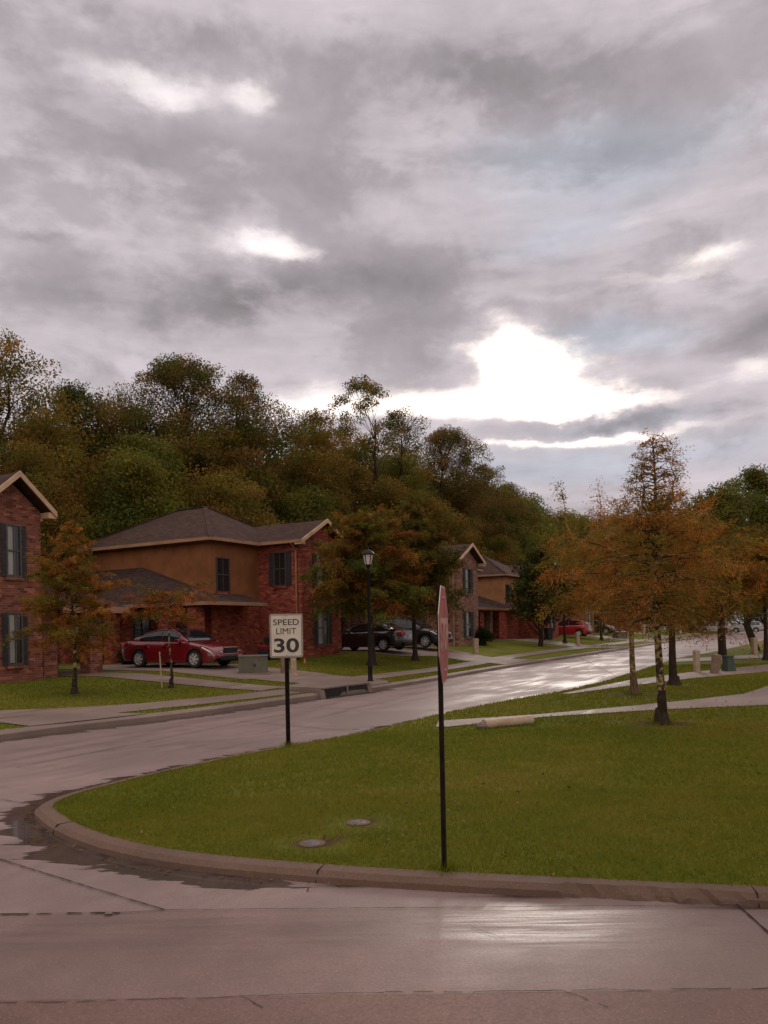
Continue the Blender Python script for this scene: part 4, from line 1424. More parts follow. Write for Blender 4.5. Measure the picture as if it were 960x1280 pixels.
    for ea in (-ro - 0.06, W + ro - 0.0):
        gt = MB()
        xa, xb = sorted((mx(ea), mx(ea + 0.06))); gt.box(xa, xb, fr, Bk - ov if ea < 0 else 3.2, lo - 0.12, lo + 0.01)
        gt.build('gutter', FASCIA, groof)
    # downpipe at the tower's near front corner
    dp = MB(); s = -1 if not mirror else -1
    x = -0.06
    dp.tube([(-ro, 0.25, lo - 0.1), (-0.07, 0.22, lo - 0.42), (-0.07, 0.22, 0.25), (-0.2, 0.22, 0.08)], 0.045, 8)
    dp.build('downpipe', FASCIA, H)

    def window(x0, z0, w, h, face, pos, shutters, frame=FRAME_D, blind=True):
        """face 'f': on a wall facing the street at y=pos; 's': on a wall facing down the street at x=pos (local)"""
        wd_ = thing_child('window', H)
        M = Matrix.Translation((x0, pos, z0)) if face == 'f' else Matrix.Translation((pos, x0, z0)) @ Matrix.Rotation(R(-90), 4, 'Z')
        g = MB(); g.box(-w / 2, w / 2, -0.012, 0.0, 0, h); g.xf(M)
        g2_ = MB()
        for q in ((-w / 2 - 0.05, -w / 2 + 0.01, 0, h), (w / 2 - 0.01, w / 2 + 0.05, 0, h), (-w / 2 - 0.05, w / 2 + 0.05, -0.06, 0.0), (-w / 2 - 0.05, w / 2 + 0.05, h, h + 0.05),
                  (-w / 2, w / 2, h * 0.5 - 0.025, h * 0.5 + 0.025), (-0.012, 0.012, 0.0, h)):
            g2_.box(q[0], q[1], -0.05, -0.004, q[2], q[3])
        g2_.xf(M)
        bl = MB(); bl.box(-w / 2 + 0.02, w * 0.1, -0.018, -0.013, 0.02, h - 0.02); bl.xf(M)
        sill = MB(); sill.box(-w / 2 - 0.1, w / 2 + 0.1, -0.09, -0.003, -0.15, -0.065); sill.xf(M)
        g2_.build('frame', frame, wd_)
        g.build('pane', GLASS, wd_)
        if shutters and blind: bl.build('blind', BLIND, wd_)
        sill.build('sill', brick, wd_)
        if shutters:
            for sg in (-1, 1):
                sh = MB(); c = sg * (w / 2 + 0.06 + sw / 2)
                sh.box(c - sw / 2, c + sw / 2, -0.045, -0.003, -0.04, h + 0.04)
                for k in range(int(h / 0.11)):
                    zz = 0.06 + k * 0.11
                    sh.box(c - sw / 2 + 0.03, c + sw / 2 - 0.03, -0.058, -0.045, zz, zz + 0.05)
                sh.xf(M); sh.build('shutter', SHUTTER, wd_)
        return wd_

    cx = W / 2
    window(cx, 3.3, ww, 1.5, 'f', 0.0, shut)
    window(cx, 0.62, ww, 1.5, 'f', 0.0, shut)
    window(1.15, 3.35, 0.6, 1.45, 's', 0.0, True, blind=False)
    if L > 1 and not mirror:
        window(-L + 0.75, 3.05, 0.75, 1.4, 'f', Bk, False)
    if L > 1 and mirror:
        window(W + L / 2, 3.2, 0.85, 1.3, 'f', Bk, False)
    if wing and L > 1:
        # one-storey porch in the angle: a shallow slope to the street, steeper slope down the side
        e = 2.5; pk = 4.3
        x0, x1 = -L - 1.7, -1.2
        y0, y1 = b_lo, Bk + back + 0.2
        ym = y0 + 5.6
        mb = MB()
        xa = -L + 0.05
        mb.quad(P(x0, y0, e), P(x1, y0, e), P(x1, Bk + 0.05, e + (Bk - y0) / 5.6 * (pk - e)), P(xa, Bk + 0.05, e + (Bk - y0) / 5.6 * (pk - e)), P(xa, ym, pk))
        mb.quad(P(x0, y0, e), P(xa, ym, pk), P(xa, y1, pk), P(x0, y1, e))
        n0 = len(mb.v)
        th = 0.07
        mb.quad(P(x0, y0, e - th), P(x0, y1, e - th), P(xa, y1, e - th), P(x1, Bk, e - th), P(x1, y0, e - th))
        pr = mb.build('porch_roof', SHINGLE_D if roofm is SHINGLE else roofm, H, recalc=False)
        fb = MB()
        for (q0, q1, r0_, r1_) in ((x0 - 0.04, x0, y0, y1), (x0, x1, y0 - 0.04, y0), (x1, x1 + 0.04, y0, Bk)):
            qa, qb = sorted((mx(q0), mx(q1))); fb.box(qa, qb, r0_, r1_, e - 0.13, e + 0.015)
        fb.build('gutter', FASCIA, pr)
        for (ax_, by_) in ((x0 + 0.35, y0 + 1.0), (x0 + 0.35, y0 + 2.6), (x0 + 0.35, y0 + 6.0), (x1 - 0.5, y0 + 0.35) if mirror else (x0 + 0.35, y0 + 9.0)):
            pm = MB(); q = mx(ax_); pm.box(q - 0.24, q + 0.24, by_ - 0.24, by_ + 0.24, -0.4, e - 0.18); pm.build('pillar', brick, H)
        # doors and a window under the porch
        dr = MB(); q = mx(-L - 0.004)
        qa, qb = sorted((q, mx(-L - 0.05))); dr.box(qa, qb, Bk + 0.9, Bk + 1.9, 0.02, 2.1)
        do = dr.build('door', DOOR, H)
        kn = MB(); kn.lathe([(0.0, -0.03), (0.03, -0.02), (0.03, 0.02), (0.0, 0.03)], 8, c=(mx(-L - 0.08), Bk + 1.02, 1.0)); kn.build('handle', ALU, do)
        if not mirror:
            window(Bk + 4.2, 0.8, 1.0, 1.3, 's', mx(-L), False)
    return H


def thing_child(name, parent):
    o = bpy.data.objects.new(name, None); o.empty_display_size = 0.1
    COL.objects.link(o); o.parent = parent
    return o


hL = house('rust brick gabled house at the left edge, grey shutters beside its windows', 7.04 - 1.9, 8.56, BRICK_A, STUCCO, mirror=True, L=0.3, W=1.9, eave=5.35, back=6.0, wing=False, ww=0.42, sw=0.15, ro=0.28)
h2 = house('red brick and brown stucco house behind the red sedan, hipped roof', 19.3, 7.4, BRICK_B, STUCCO, L=3.2, back=8.2, b_lo=1.0)
h3 = house('pinkish brick house with ochre stucco beyond the parked dark cars', 34.0, 6.5, BRICK_C, STUCCO_O, mirror=True, L=5.2, back=8.0, shut=True)
h4 = house('small far brick house mostly hidden by the dark green street tree', 52.5, 7.0, BRICK_B, STUCCO_O, L=3.2, back=8.0)
h5 = house('far brick house behind the red parked hatchback', 66.0, 7.5, BRICK_C, STUCCO, mirror=True, L=4.0, back=8.0)
h6 = house('farthest brick house glimpsed beneath the orange crowns at the street end', 88.0, 8.0, BRICK_B, STUCCO, L=3.2, back=8.0)


# carport between the left house and its neighbour
def carport():
    p = xy(7.2, 9.0); z = zf(8.5, 9.3) - 0.03
    o = thing('carport', 'low hip roofed brick pillared carport beside the left house', 'carport', (p.x, p.y, z), R(60))
    e = 2.36
    mb = MB(); x0, x1, y0, y1 = 0.05, 3.7, -0.05, 7.5
    mb.quad((x0, y0, e), (x1, y0, e), (x1 - 1.8, y0 + 2.6, e + 1.15), (x0, y0 + 2.6, e + 1.15))
    mb.quad((x1, y0, e), (x1, y1, e), (x1 - 1.8, y1 - 2.6, e + 1.15), (x1 - 1.8, y0 + 2.6, e + 1.15))
    mb.quad((x1, y1, e), (x0, y1, e), (x0, y1 - 2.6, e + 1.15), (x1 - 1.8, y1 - 2.6, e + 1.15))
    mb.quad((x0, y0 + 2.6, e + 1.15), (x1 - 1.8, y0 + 2.6, e + 1.15), (x1 - 1.8, y1 - 2.6, e + 1.15), (x0, y1 - 2.6, e + 1.15))
    mb.quad((x0, y0, e - 0.08), (x0, y1, e - 0.08), (x1, y1, e - 0.08), (x1, y0, e - 0.08))
    mb.quad((x0, y0, e - 0.08), (x0, y0, e), (x0, y0 + 2.6, e + 1.15), (x0, y1 - 2.6, e + 1.15), (x0, y1, e), (x0, y1, e - 0.08))
    rf = mb.build('roof', SHINGLE_D, o, recalc=False)
    fb = MB(); fb.box(x0, x1, y0 - 0.04, y0, e - 0.2, e + 0.02); fb.box(x1, x1 + 0.04, y0, y1, e - 0.2, e + 0.02); fb.build('gutter', FASCIA, rf)
    for (a, b) in ((0.62, 0.5), (2.45, 0.5), (3.3, 4.0)):
        pm = MB(); pm.box(a - 0.26, a + 0.26, b - 0.26, b + 0.26, -0.4, e - 0.2); pm.build('pillar', BRICK_A, o)
    wl = MB(); wl.box(x0, x1, 5.2, 5.5, -0.4, e - 0.1); wl.build('back_wall', BRICK_A, o)
    return o


carport()

# ---------------------------------------------------------------- cars
TYRE = mat('tyre', (0.015, 0.014, 0.014), 0.75)
RIM = mat('rim', (0.55, 0.52, 0.5), 0.35, metal=0.25)
CHROME = mat('chrome', (0.7, 0.66, 0.64), 0.15, metal=1.0, var=0)
CARGLASS = mat('car_glass', (0.012, 0.013, 0.015), 0.05, spec=0.8, var=0)
UNDER = mat('car_underside', (0.008, 0.008, 0.008), 0.8)
HLAMP = mat('headlamp', (0.65, 0.6, 0.58), 0.08, spec=0.9, var=0.1)
TLAMP = mat('tail_lamp', (0.45, 0.02, 0.015), 0.15, spec=0.8)
PLATE = mat('plate', (0.6, 0.55, 0.5), 0.5)


def paint(name, c):
    return mat(name, c, 0.28, spec=0.6, var=0.05, vscale=2, coat=1.0)


def interp(tab, x):
    for (a, ya), (b, yb) in zip(tab, tab[1:]):
        if a <= x <= b: 
            t = (x - a) / (b - a); t = t * t * (3 - 2 * t) * 0.5 + t * 0.5
            return ya + (yb - ya) * t
    return tab[0][1] if x < tab[0][0] else tab[-1][1]


def car(label, loc, rz, pm, style='sedan', group=None, name='parked_car', rails=False):
    """local +x = forward"""
    o = thing(name, label, 'car', loc, rz, group)
    if style == 'sedan':
        Lh = 2.42; hw = 0.91; wb = (-1.36, 1.42); wr = 0.325
        deck = [(-2.42, 0.62), (-2.36, 0.98), (-1.9, 1.04), (-1.3, 1.00), (0.7, 0.97), (1.1, 0.95), (1.7, 0.86), (2.15, 0.74), (2.36, 0.6), (2.42, 0.5)]
        roof = [(-1.95, 1.03), (-1.55, 1.18), (-1.05, 1.37), (-0.4, 1.46), (0.1, 1.455), (0.45, 1.36), (0.85, 1.14), (1.15, 0.95)]
        low = [(-2.42, 0.42), (-2.2, 0.26), (-1, 0.2), (1.2, 0.2), (2.2, 0.22), (2.42, 0.36)]
        ws = (0.2, 1.1); rwn = (-1.9, -0.95); sides = [(-1.35, -0.28), (-0.22, 0.62)]
        belt = 0.94
    elif style == 'suv':
        Lh = 2.3; hw = 0.92; wb = (-1.32, 1.36); wr = 0.35
        deck = [(-2.3, 0.7), (-2.26, 1.0), (-2.1, 1.08), (0.8, 1.06), (1.2, 1.04), (1.8, 0.96), (2.12, 0.84), (2.26, 0.66), (2.3, 0.55)]
        roof = [(-2.2, 1.08), (-2.05, 1.4), (-1.8, 1.6), (-1.0, 1.68), (0.0, 1.66), (0.35, 1.55), (0.8, 1.28), (1.15, 1.04)]
        low = [(-2.3, 0.5), (-2.1, 0.32), (-1, 0.26), (1.2, 0.26), (2.1, 0.3), (2.3, 0.42)]
        ws = (0.12, 1.1); rwn = (-2.18, -1.85); sides = [(-1.8, -1.25), (-1.18, -0.25), (-0.18, 0.58)]
        belt = 1.04
    else:
        Lh = 2.05; hw = 0.87; wb = (-1.25, 1.25); wr = 0.31
        deck = [(-2.05, 0.6), (-2.0, 0.95), (-1.8, 1.02), (0.8, 0.98), (1.2, 0.95), (1.7, 0.82), (1.95, 0.66), (2.05, 0.5)]
        roof = [(-1.95, 1.02), (-1.7, 1.25), (-1.2, 1.44), (-0.4, 1.5), (0.1, 1.47), (0.5, 1.33), (1.1, 0.96)]
        low = [(-2.05, 0.42), (-1.9, 0.26), (-1, 0.2), (1.2, 0.2), (1.9, 0.22), (2.05, 0.36)]
        ws = (0.2, 1.05); rwn = (-1.9, -1.3); sides = [(-1.2, -0.35), (-0.28, 0.6)]
        belt = 0.95

    def half_w(x):
        e = abs(x) / Lh
        return hw * (1 - 0.16 * max(0, (e - 0.72) / 0.28) ** 2.0) - (0.1 if e > 0.985 else 0)

    def low_z(x):
        z = interp(low, x)
        for c in wb:
            rr = wr + 0.055
            if abs(x - c) < rr: z = max(z, wr + math.sqrt(rr * rr - (x - c) ** 2))
        return z

    xs = sorted(set([-Lh + 2 * Lh * k / 66 for k in range(67)] + [c + s * (wr + 0.055) * f for c in wb for s in (-1, 1) for f in (0.999, 0.96, 0.85)]))
    rows = []
    for x in xs:
        w = half_w(x); zl = low_z(x); zd = interp(deck, x)
        zl = min(zl, zd - 0.08)
        zs = min(zd - 0.03, belt - 0.02)
        prof = [(w * 0.95, zl), (w * 0.985, zl + 0.03), (w * 1.0, zl + (zs - zl) * 0.45), (w * 0.985, zl + (zs - zl) * 0.72), (w * 0.945, zs), (w * 0.87, zd), (w * 0.5, zd + 0.03), (0, zd + 0.04)]
        rows.append([(x, y, z) for y, z in prof] + [(x, -y, z) for y, z in reversed(prof[:-1])])
    mb = MB(); n = len(rows[0])
    for r in rows: mb.v += r
    for i in range(len(rows) - 1):
        for j in range(n - 1):
            a = i * n + j; mb.f.append((a, a + 1, a + n + 1, a + n)); mb.m.append(0)
    mb.f.append(tuple(range(n))); mb.m.append(0)
    mb.f.append(tuple(reversed(range((len(rows) - 1) * n, len(rows) * n)))); mb.m.append(0)
    body = mb.build('body', pm, o, smooth=True)
    un = MB(); un.box(-Lh + 0.25, Lh - 0.25, -hw * 0.8, hw * 0.8, 0.22, min(0.8, belt - 0.2)); un.build('underbody', UNDER, o)

    # cabin
    def cab(x):
        zt = interp(roof, x); zb = min(interp(deck, x), zt)
        wbse = half_w(x) * 0.885
        k = (zt - zb)
        return wbse, zb, wbse - k * 0.42, zt
    x0, x1 = roof[0][0], roof[-1][0]
    cx = [x0 + (x1 - x0) * k / 40 for k in range(41)]
    mb = MB(); rows = []
    for x in cx:
        wb_, zb, wt, zt = cab(x)
        pr = [(wb_, zb - 0.02), ((wb_ + wt) / 2 + 0.015, (zb + zt) / 2), (wt, zt - 0.02), (wt * 0.6, zt + 0.012), (0, zt + 0.02)]
        rows.append([(x, y, z) for y, z in pr] + [(x, -y, z) for y, z in reversed(pr[:-1])])
    n = len(rows[0])
    for r in rows: mb.v += r
    for i in range(len(rows) - 1):
        for j in range(n - 1):
            a = i * n + j; mb.f.append((a, a + 1, a + n + 1, a + n)); mb.m.append(0)
    mb.build('cabin', pm, o, smooth=True)

    def side_glass(xa, xb, s):
        g = MB(); pts = []
        m_ = 10; off = 0.006
        for k in range(m_ + 1):
            x = xa + (xb - xa) * k / m_
            wb_, zb, wt, zt = cab(x)
            zt2 = zt - 0.07; z0 = zb + 0.03
            f = lambda z: (wb_ + (wt - wb_) * (z - zb) / max(zt - zb, 0.01)) + 0.018 + off
            if zt2 < z0 + 0.01: zt2 = z0 + 0.01
            zm = (z0 + zt2) / 2
            pts.append([(x, s * f(z0), z0), (x, s * (f(zm) + 0.012), zm), (x, s * f(zt2), zt2)])
        for a, b in zip(pts, pts[1:]):
            g.quad(a[0], b[0], b[1], a[1]); g.quad(a[1], b[1], b[2], a[2])
        return g
    for s in (-1, 1):
        for (xa, xb) in sides:
            side_glass(xa, xb, s).build('side_window', CARGLASS, o, smooth=True)
        tr = MB()
        last = None
        for k in range(13):
            x = sides[0][0] - 0.05 + (sides[-1][1] - sides[0][0] + 0.1) * k / 12
            wb_, zb, wt, zt = cab(x)
            zz = zt - 0.05
            p_ = (x, s * (wt + 0.028), zz)
            if last: tr.bar(last, p_, 0.014, 0.022)
            last = p_
        tr.build('window_trim', CHROME if style == 'sedan' else pm, o)
    for nm, (xa, xb) in (('windscreen', ws), ('rear_window', rwn)):
        g = MB(); last = None
        for k in range(9):
            x = xa + (xb - xa) * k / 8
            _, zb, wt, zt = cab(x)
            dxs = 0.012 if nm == 'windscreen' else -0.012
            row = [(x + dxs, y, zt + 0.02 + (0.012 if abs(y) < wt * 0.7 else 0)) for y in (-wt * 0.96, -wt * 0.6, 0, wt * 0.6, wt * 0.96)]
            if last:
                for j in range(4): g.quad(last[j], row[j], row[j + 1], last[j + 1])
            last = row
        g.build(nm, CARGLASS, o, smooth=True)
    # wheels
    for c in wb:
        for s in (-1, 1):
            y = s * (hw - 0.11)
            wh = bpy.data.objects.new('wheel', None); wh.empty_display_size = 0.1; COL.objects.link(wh); wh.parent = o
            wh.location = (c, y, wr)
            M = Matrix.Rotation(R(90) * s * -1, 4, 'X')
            t_ = MB(); t_.lathe([(wr * 0.66, -0.1), (wr * 0.95, -0.1), (wr, -0.07), (wr, 0.07), (wr * 0.95, 0.1), (wr * 0.66, 0.1)], 28, caps=False); t_.xf(M); t_.build('tyre', TYRE, wh, smooth=True)
            r_ = MB()
            r_.lathe([(wr * 0.60, 0.06), (wr * 0.675, 0.102), (wr * 0.69, 0.098), (wr * 0.69, -0.05)], 28, caps=False)
            r_.lathe([(0.0, 0.07), (0.06, 0.095), (0.05, 0.1), (0.0, 0.105)], 12)
            for k in range(7):
                a = 2 * math.pi * k / 7
                for d_ in (-0.14, 0.14):
                    r_.bar((0.04 * math.cos(a), 0.04 * math.sin(a), 0.088), (wr * 0.66 * math.cos(a + d_), wr * 0.66 * math.sin(a + d_), 0.09), 0.042, 0.02)
            r_.xf(M); r_.build('rim', RIM, wh, smooth=True)
            k_ = MB(); k_.lathe([(wr * 0.6, -0.02), (wr * 0.6, 0.045)], 20); k_.xf(M); k_.build('brake_disc', UNDER, wh)
    # lamps etc.
    zf_, zr_ = interp(deck, Lh - 0.32), interp(deck, -Lh + 0.1)
    for s in (-1, 1):
        h_ = MB()
        for k in range(6):
            xa = Lh - 0.62 + 0.52 * k / 6; xb = Lh - 0.62 + 0.52 * (k + 1) / 6
            ya, yb = half_w(xa) * 1.0 + 0.004, half_w(xb) * 1.0 + 0.004
            za, zb = interp(deck, xa) - 0.05, interp(deck, xb) - 0.04
            ha, hb = 0.05 + 0.09 * k / 6, 0.05 + 0.09 * (k + 1) / 6
            h_.quad((xa, s * ya * 0.99, za - ha), (xb, s * yb * 0.99, zb - hb), (xb, s * yb * 0.9, zb + 0.02), (xa, s * ya * 0.9, za + 0.025))
        xe = Lh - 0.1; ye = half_w(xe)
        h_.quad((xe, s * ye * 0.99, interp(deck, xe) - 0.18), (Lh + 0.004, s * ye * 0.55, interp(deck, xe) - 0.16), (Lh - 0.03, s * ye * 0.55, interp(deck, xe) - 0.02), (xe, s * ye * 0.9, interp(deck, xe) - 0.02))
        h_.build('headlight', HLAMP, o)
        t_ = MB(); xr = -Lh
        ztl = zr_ - 0.12
        t_.quad((xr + 0.42, s * (half_w(xr + 0.42) + 0.006), ztl + 0.06), (xr + 0.08, s * (half_w(xr + 0.08) + 0.008), ztl - 0.1), (xr + 0.05, s * (half_w(xr + 0.05) * 0.97 + 0.008), ztl + 0.1), (xr + 0.38, s * (half_w(xr + 0.3) * 0.96 + 0.006), ztl + 0.11))
        t_.quad((xr + 0.04, s * half_w(xr + 0.08), ztl - 0.1), (xr - 0.012, s * hw * 0.5, ztl - 0.08), (xr + 0.03, s * hw * 0.5, ztl + 0.08), (xr + 0.06, s * half_w(xr + 0.08) * 0.97, ztl + 0.1))
        t_.build('taillight', TLAMP, o)
        m_ = MB(); m_.box(0.62, 0.8, s * (hw * 0.9) if s > 0 else -hw * 1.13, hw * 1.13 if s > 0 else -hw * 0.9, belt + 0.0, belt + 0.13); m_.build('mirror', pm, o, bevel=0.03, smooth=True)
        for xd in (-0.95, 0.0):
            d_ = MB(); d_.box(xd - 0.1, xd + 0.1, min(s * hw * 0.97, s * hw * 1.012), max(s * hw * 0.97, s * hw * 1.012), belt - 0.17, belt - 0.135); d_.build('door_handle', CHROME, o)
        f_ = MB(); f_.quad((Lh - 0.12, s * (half_w(Lh - 0.12) + 0.008), 0.38), (Lh - 0.005, s * hw * 0.62, 0.37), (Lh - 0.002, s * hw * 0.62, 0.47), (Lh - 0.12, s * (half_w(Lh - 0.12) + 0.008), 0.48)); f_.build('fog_light', HLAMP, o)
    g_ = MB(); g_.box(Lh - 0.04, Lh + 0.012, -hw * 0.42, hw * 0.42, 0.5, 0.72)
    g_.build('grille', UNDER, o)
    gc = MB()
    for zz in (0.74, 0.5): gc.box(Lh - 0.04, Lh + 0.02, -hw * 0.45, hw * 0.45, zz - 0.012, zz + 0.012)
    gc.build('grille_trim', CHROME, o)
    b_ = MB(); b_.box(Lh - 0.12, Lh + 0.008, -hw * 0.6, hw * 0.6, 0.28, 0.42); b_.build('bumper_insert', UNDER, o)
    b_ = MB(); b_.box(-Lh - 0.008, -Lh + 0.1, -hw * 0.6, hw * 0.6, 0.3, 0.42); b_.build('bumper_insert', UNDER, o)
    p_ = MB(); p_.box(-Lh - 0.014, -Lh + 0.02, -0.16, 0.16, 0.66, 0.8); p_.build('number_plate', PLATE, o)
    if rails:
        for s in (-1, 1):
            r_ = MB(); r_.tube([(-1.6, s * 0.6, 1.62), (-1.5, s * 0.6, 1.74), (0.0, s * 0.6, 1.74), (0.12, s * 0.6, 1.66)], 0.02, 6); r_.build('roof_rail', ALU, o)
    return o


RED = paint('paint_red', (0.16, 0.006, 0.010)); BLACK = paint('paint_black', (0.008, 0.008, 0.010)); DARK = paint('paint_charcoal', (0.016, 0.016, 0.018))
WHITEP = paint('paint_white', (0.55, 0.5, 0.47)); SILVER = paint('paint_silver', (0.32, 0.30, 0.28))


def on_left(u, v, off=0.02): return at_uv(u, v, off)


nrm = math.atan2(N.y, N.x)
car('shiny dark red sedan parked nose to the street before the brick porch', on_left(13.25, 8.75), nrm + math.pi + R(2), RED, 'sedan')
car('black sedan with its red tail light towards the street, left of the crossover', on_left(25.9, 7.9, 0.03), nrm, BLACK, 'sedan')
car('black crossover facing the street behind the pointed olive tree', on_left(29.6, 7.4, 0.03), nrm + math.pi, DARK, 'suv', rails=True)
q = gl(726, 799)
car('bright red hatchback parked far up the street before a brick wall', on_left(q[0] + 1.2, q[1] + 1.5, 0.03), nrm, paint('paint_scarlet', (0.34, 0.012, 0.02)), 'hatch')
q = gl(858, 786)
car('white far car half hidden by the orange crowns at the street end', on_left(96, 6.0, 0.03), nrm + math.pi, WHITEP, 'suv')
for k, (u_, v_, pm, lb) in enumerate(((112, 1.2, SILVER, 'grey far car at the street end, left of the other grey one'), (118, -2.4, SILVER, 'grey far car farthest along the street end'))):
    car(lb, on_left(u_, v_, 0.03), nrm, pm, 'suv')
car('dark far car parked under the rusty tree near the street end', on_left(72.5, 8.2, 0.03), nrm + math.pi, DARK, 'hatch')


# ---------------------------------------------------------------- signs
def text_mesh(body, size, squeeze=1.0, depth=0.002, spacing=1.0, bold=0.0):
    cu = bpy.data.curves.new('lettering', 'FONT')
    cu.body = body; cu.size = size; cu.extrude = depth; cu.align_x = 'CENTER'; cu.space_character = spacing; cu.offset = bold
    ob = bpy.data.objects.new('lettering', cu); COL.objects.link(ob)
    bpy.context.view_layer.update()
    dg = bpy.context.evaluated_depsgraph_get()
    me = bpy.data.meshes.new_from_object(ob.evaluated_get(dg))
    bpy.data.objects.remove(ob); bpy.data.curves.remove(cu)
    xs_ = [v.co.x for v in me.vertices]; ys = [v.co.y for v in me.vertices]
    cxx = (min(xs_) + max(xs_)) / 2; y0 = min(ys)
    for v in me.vertices:
        v.co.x = (v.co.x - cxx) * squeeze; v.co.y -= y0
    return me, (max(xs_) - min(xs_)) * squeeze, max(ys) - y0


def letter_part(body, w, h, x, z, y, m, parent, bold=0.0, name='lettering'):
    me, tw, thh = text_mesh(body, 1.0, bold=bold)
    for v in me.vertices:
        X = v.co.x * w / tw + x; Z = v.co.y * h / thh + z; Y = y - v.co.z
        v.co = (X, Y, Z)
    me.materials.clear(); me.materials.append(m)
    ob = bpy.data.objects.new(name, me); put(ob, parent)
    return ob


def u_post(mb, h, w=0.05, d=0.03, z0=-0.35):
    t_ = 0.006
    mb.box(-w / 2, w / 2, d - t_, d, z0, h)
    mb.box(-w / 2, -w / 2 + t_, 0, d - t_, z0, h); mb.box(w / 2 - t_, w / 2, 0, d - t_, z0, h)
    mb.box(-w / 2 - 0.012, -w / 2, 0, t_, z0, h); mb.box(w / 2, w / 2 + 0.012, 0, t_, z0, h)
    for k in range(int(h / 0.075)):
        zz = 0.05 + k * 0.075
        mb.box(-0.006, 0.006, d - t_ - 0.001, d + 0.001, zz, zz + 0.014)


def rounded(w, h, r, n=5):
    out = []
    for cx_, cy_, a0 in ((w / 2 - r, h / 2 - r, 0), (-w / 2 + r, h / 2 - r, 90), (-w / 2 + r, -h / 2 + r, 180), (w / 2 - r, -h / 2 + r, 270)):
        for k in range(n + 1):
            a = R(a0 + 90 * k / n); out.append((cx_ + r * math.cos(a), cy_ + r * math.sin(a)))
    return out


def speed_sign():
    p = gp(360.5, 933, Z_ISLE)
    o = thing('speed_limit_sign', 'white SPEED LIMIT 30 sign on a dark metal post', 'road sign', p, R(10))
    mb = MB(); u_post(mb, 2.03, 0.045); mb.build('post', POSTM, o)
    W_, H_ = 0.53, 0.70; zc = 1.385 + H_ / 2
    def panel(w, h, y0, y1, r, m, nm):
        b = MB(); b.prism([(a, c + zc) for a, c in rounded(w, h, r)], 'y', y0, y1); return b.build(nm, m, o)
    panel(W_, H_, -0.014, -0.010, 0.035, SIGNRIM, 'panel')
    panel(W_ - 0.03, H_ - 0.03, -0.0155, -0.0141, 0.028, SIGNW, 'face')
    # thin black line inside the edge
    b = MB()
    r1 = rounded(W_ - 0.045, H_ - 0.045, 0.024); r2 = rounded(W_ - 0.062, H_ - 0.062, 0.018)
    for k in range(len(r1)):
        k2 = (k + 1) % len(r1)
        b.quad((r1[k][0], -0.0162, r1[k][1] + zc), (r1[k2][0], -0.0162, r1[k2][1] + zc), (r2[k2][0], -0.0162, r2[k2][1] + zc), (r2[k][0], -0.0162, r2[k][1] + zc))
    b.build('border', SIGNB, o)
    letter_part('SPEED', 0.40, 0.092, 0, zc + 0.165, -0.0165, SIGNB, o, 0.004)
    letter_part('LIMIT', 0.31, 0.092, 0, zc + 0.025, -0.0165, SIGNB, o, 0.0)
    letter_part('30', 0.39, 0.225, 0, zc - 0.265, -0.0165, SIGNB, o, 0.022)
    for zz in (zc + 0.31, zc - 0.31):
        b = MB(); b.lathe([(0.0, 0), (0.011, 0.0), (0.009, 0.006), (0, 0.007)], 8); b.xf(Matrix.Translation((0, -0.0158, zz)) @ Matrix.Rotation(R(90), 4, 'X')); b.build('bolt', ALU, o)
    return o


speed_sign()


def stop_sign():
    p = gp(558, 1088, Z_ISLE)
    o = thing('stop_sign', 'red octagonal STOP sign seen nearly edge on beside the kerb', 'road sign', p, R(90 - 11.2))
    # local -y is the face; the post stands behind it
    o.rotation_euler = (0, R(-0.5), R(90 - 10.0))
    mb = MB(); u_post(mb, 2.13, 0.05, 0.032); mb.build('post', POSTM, o)
    D_ = 0.72; zc = 2.13 - D_ / 2
    def octo(d):
        r = d / 2 / math.cos(R(22.5)); return [(r * math.cos(R(22.5 + 45 * k)), r * math.sin(R(22.5 + 45 * k)) + zc) for k in range(8)]
    b = MB(); b.prism(octo(D_), 'y', -0.016, -0.012); b.build('panel', ALU, o)
    b = MB(); b.prism(octo(D_ - 0.002), 'y', -0.0175, -0.0161); b.build('border', SIGNP, o)
    b = MB(); b.prism(octo(D_ - 0.035), 'y', -0.019, -0.0176); b.build('face', SIGNR, o)
    letter_part('STOP', 0.54, 0.245, 0, zc - 0.122, -0.021, SIGNP, o, 0.012)
    for zz in (zc + 0.27, zc - 0.27):
        b = MB(); b.lathe([(0.0, 0), (0.012, 0.0), (0.01, 0.006), (0, 0.007)], 8); b.xf(Matrix.Translation((0, -0.0195, zz)) @ Matrix.Rotation(R(90), 4, 'X')); b.build('bolt', ALU, o)
    return o


stop_sign()


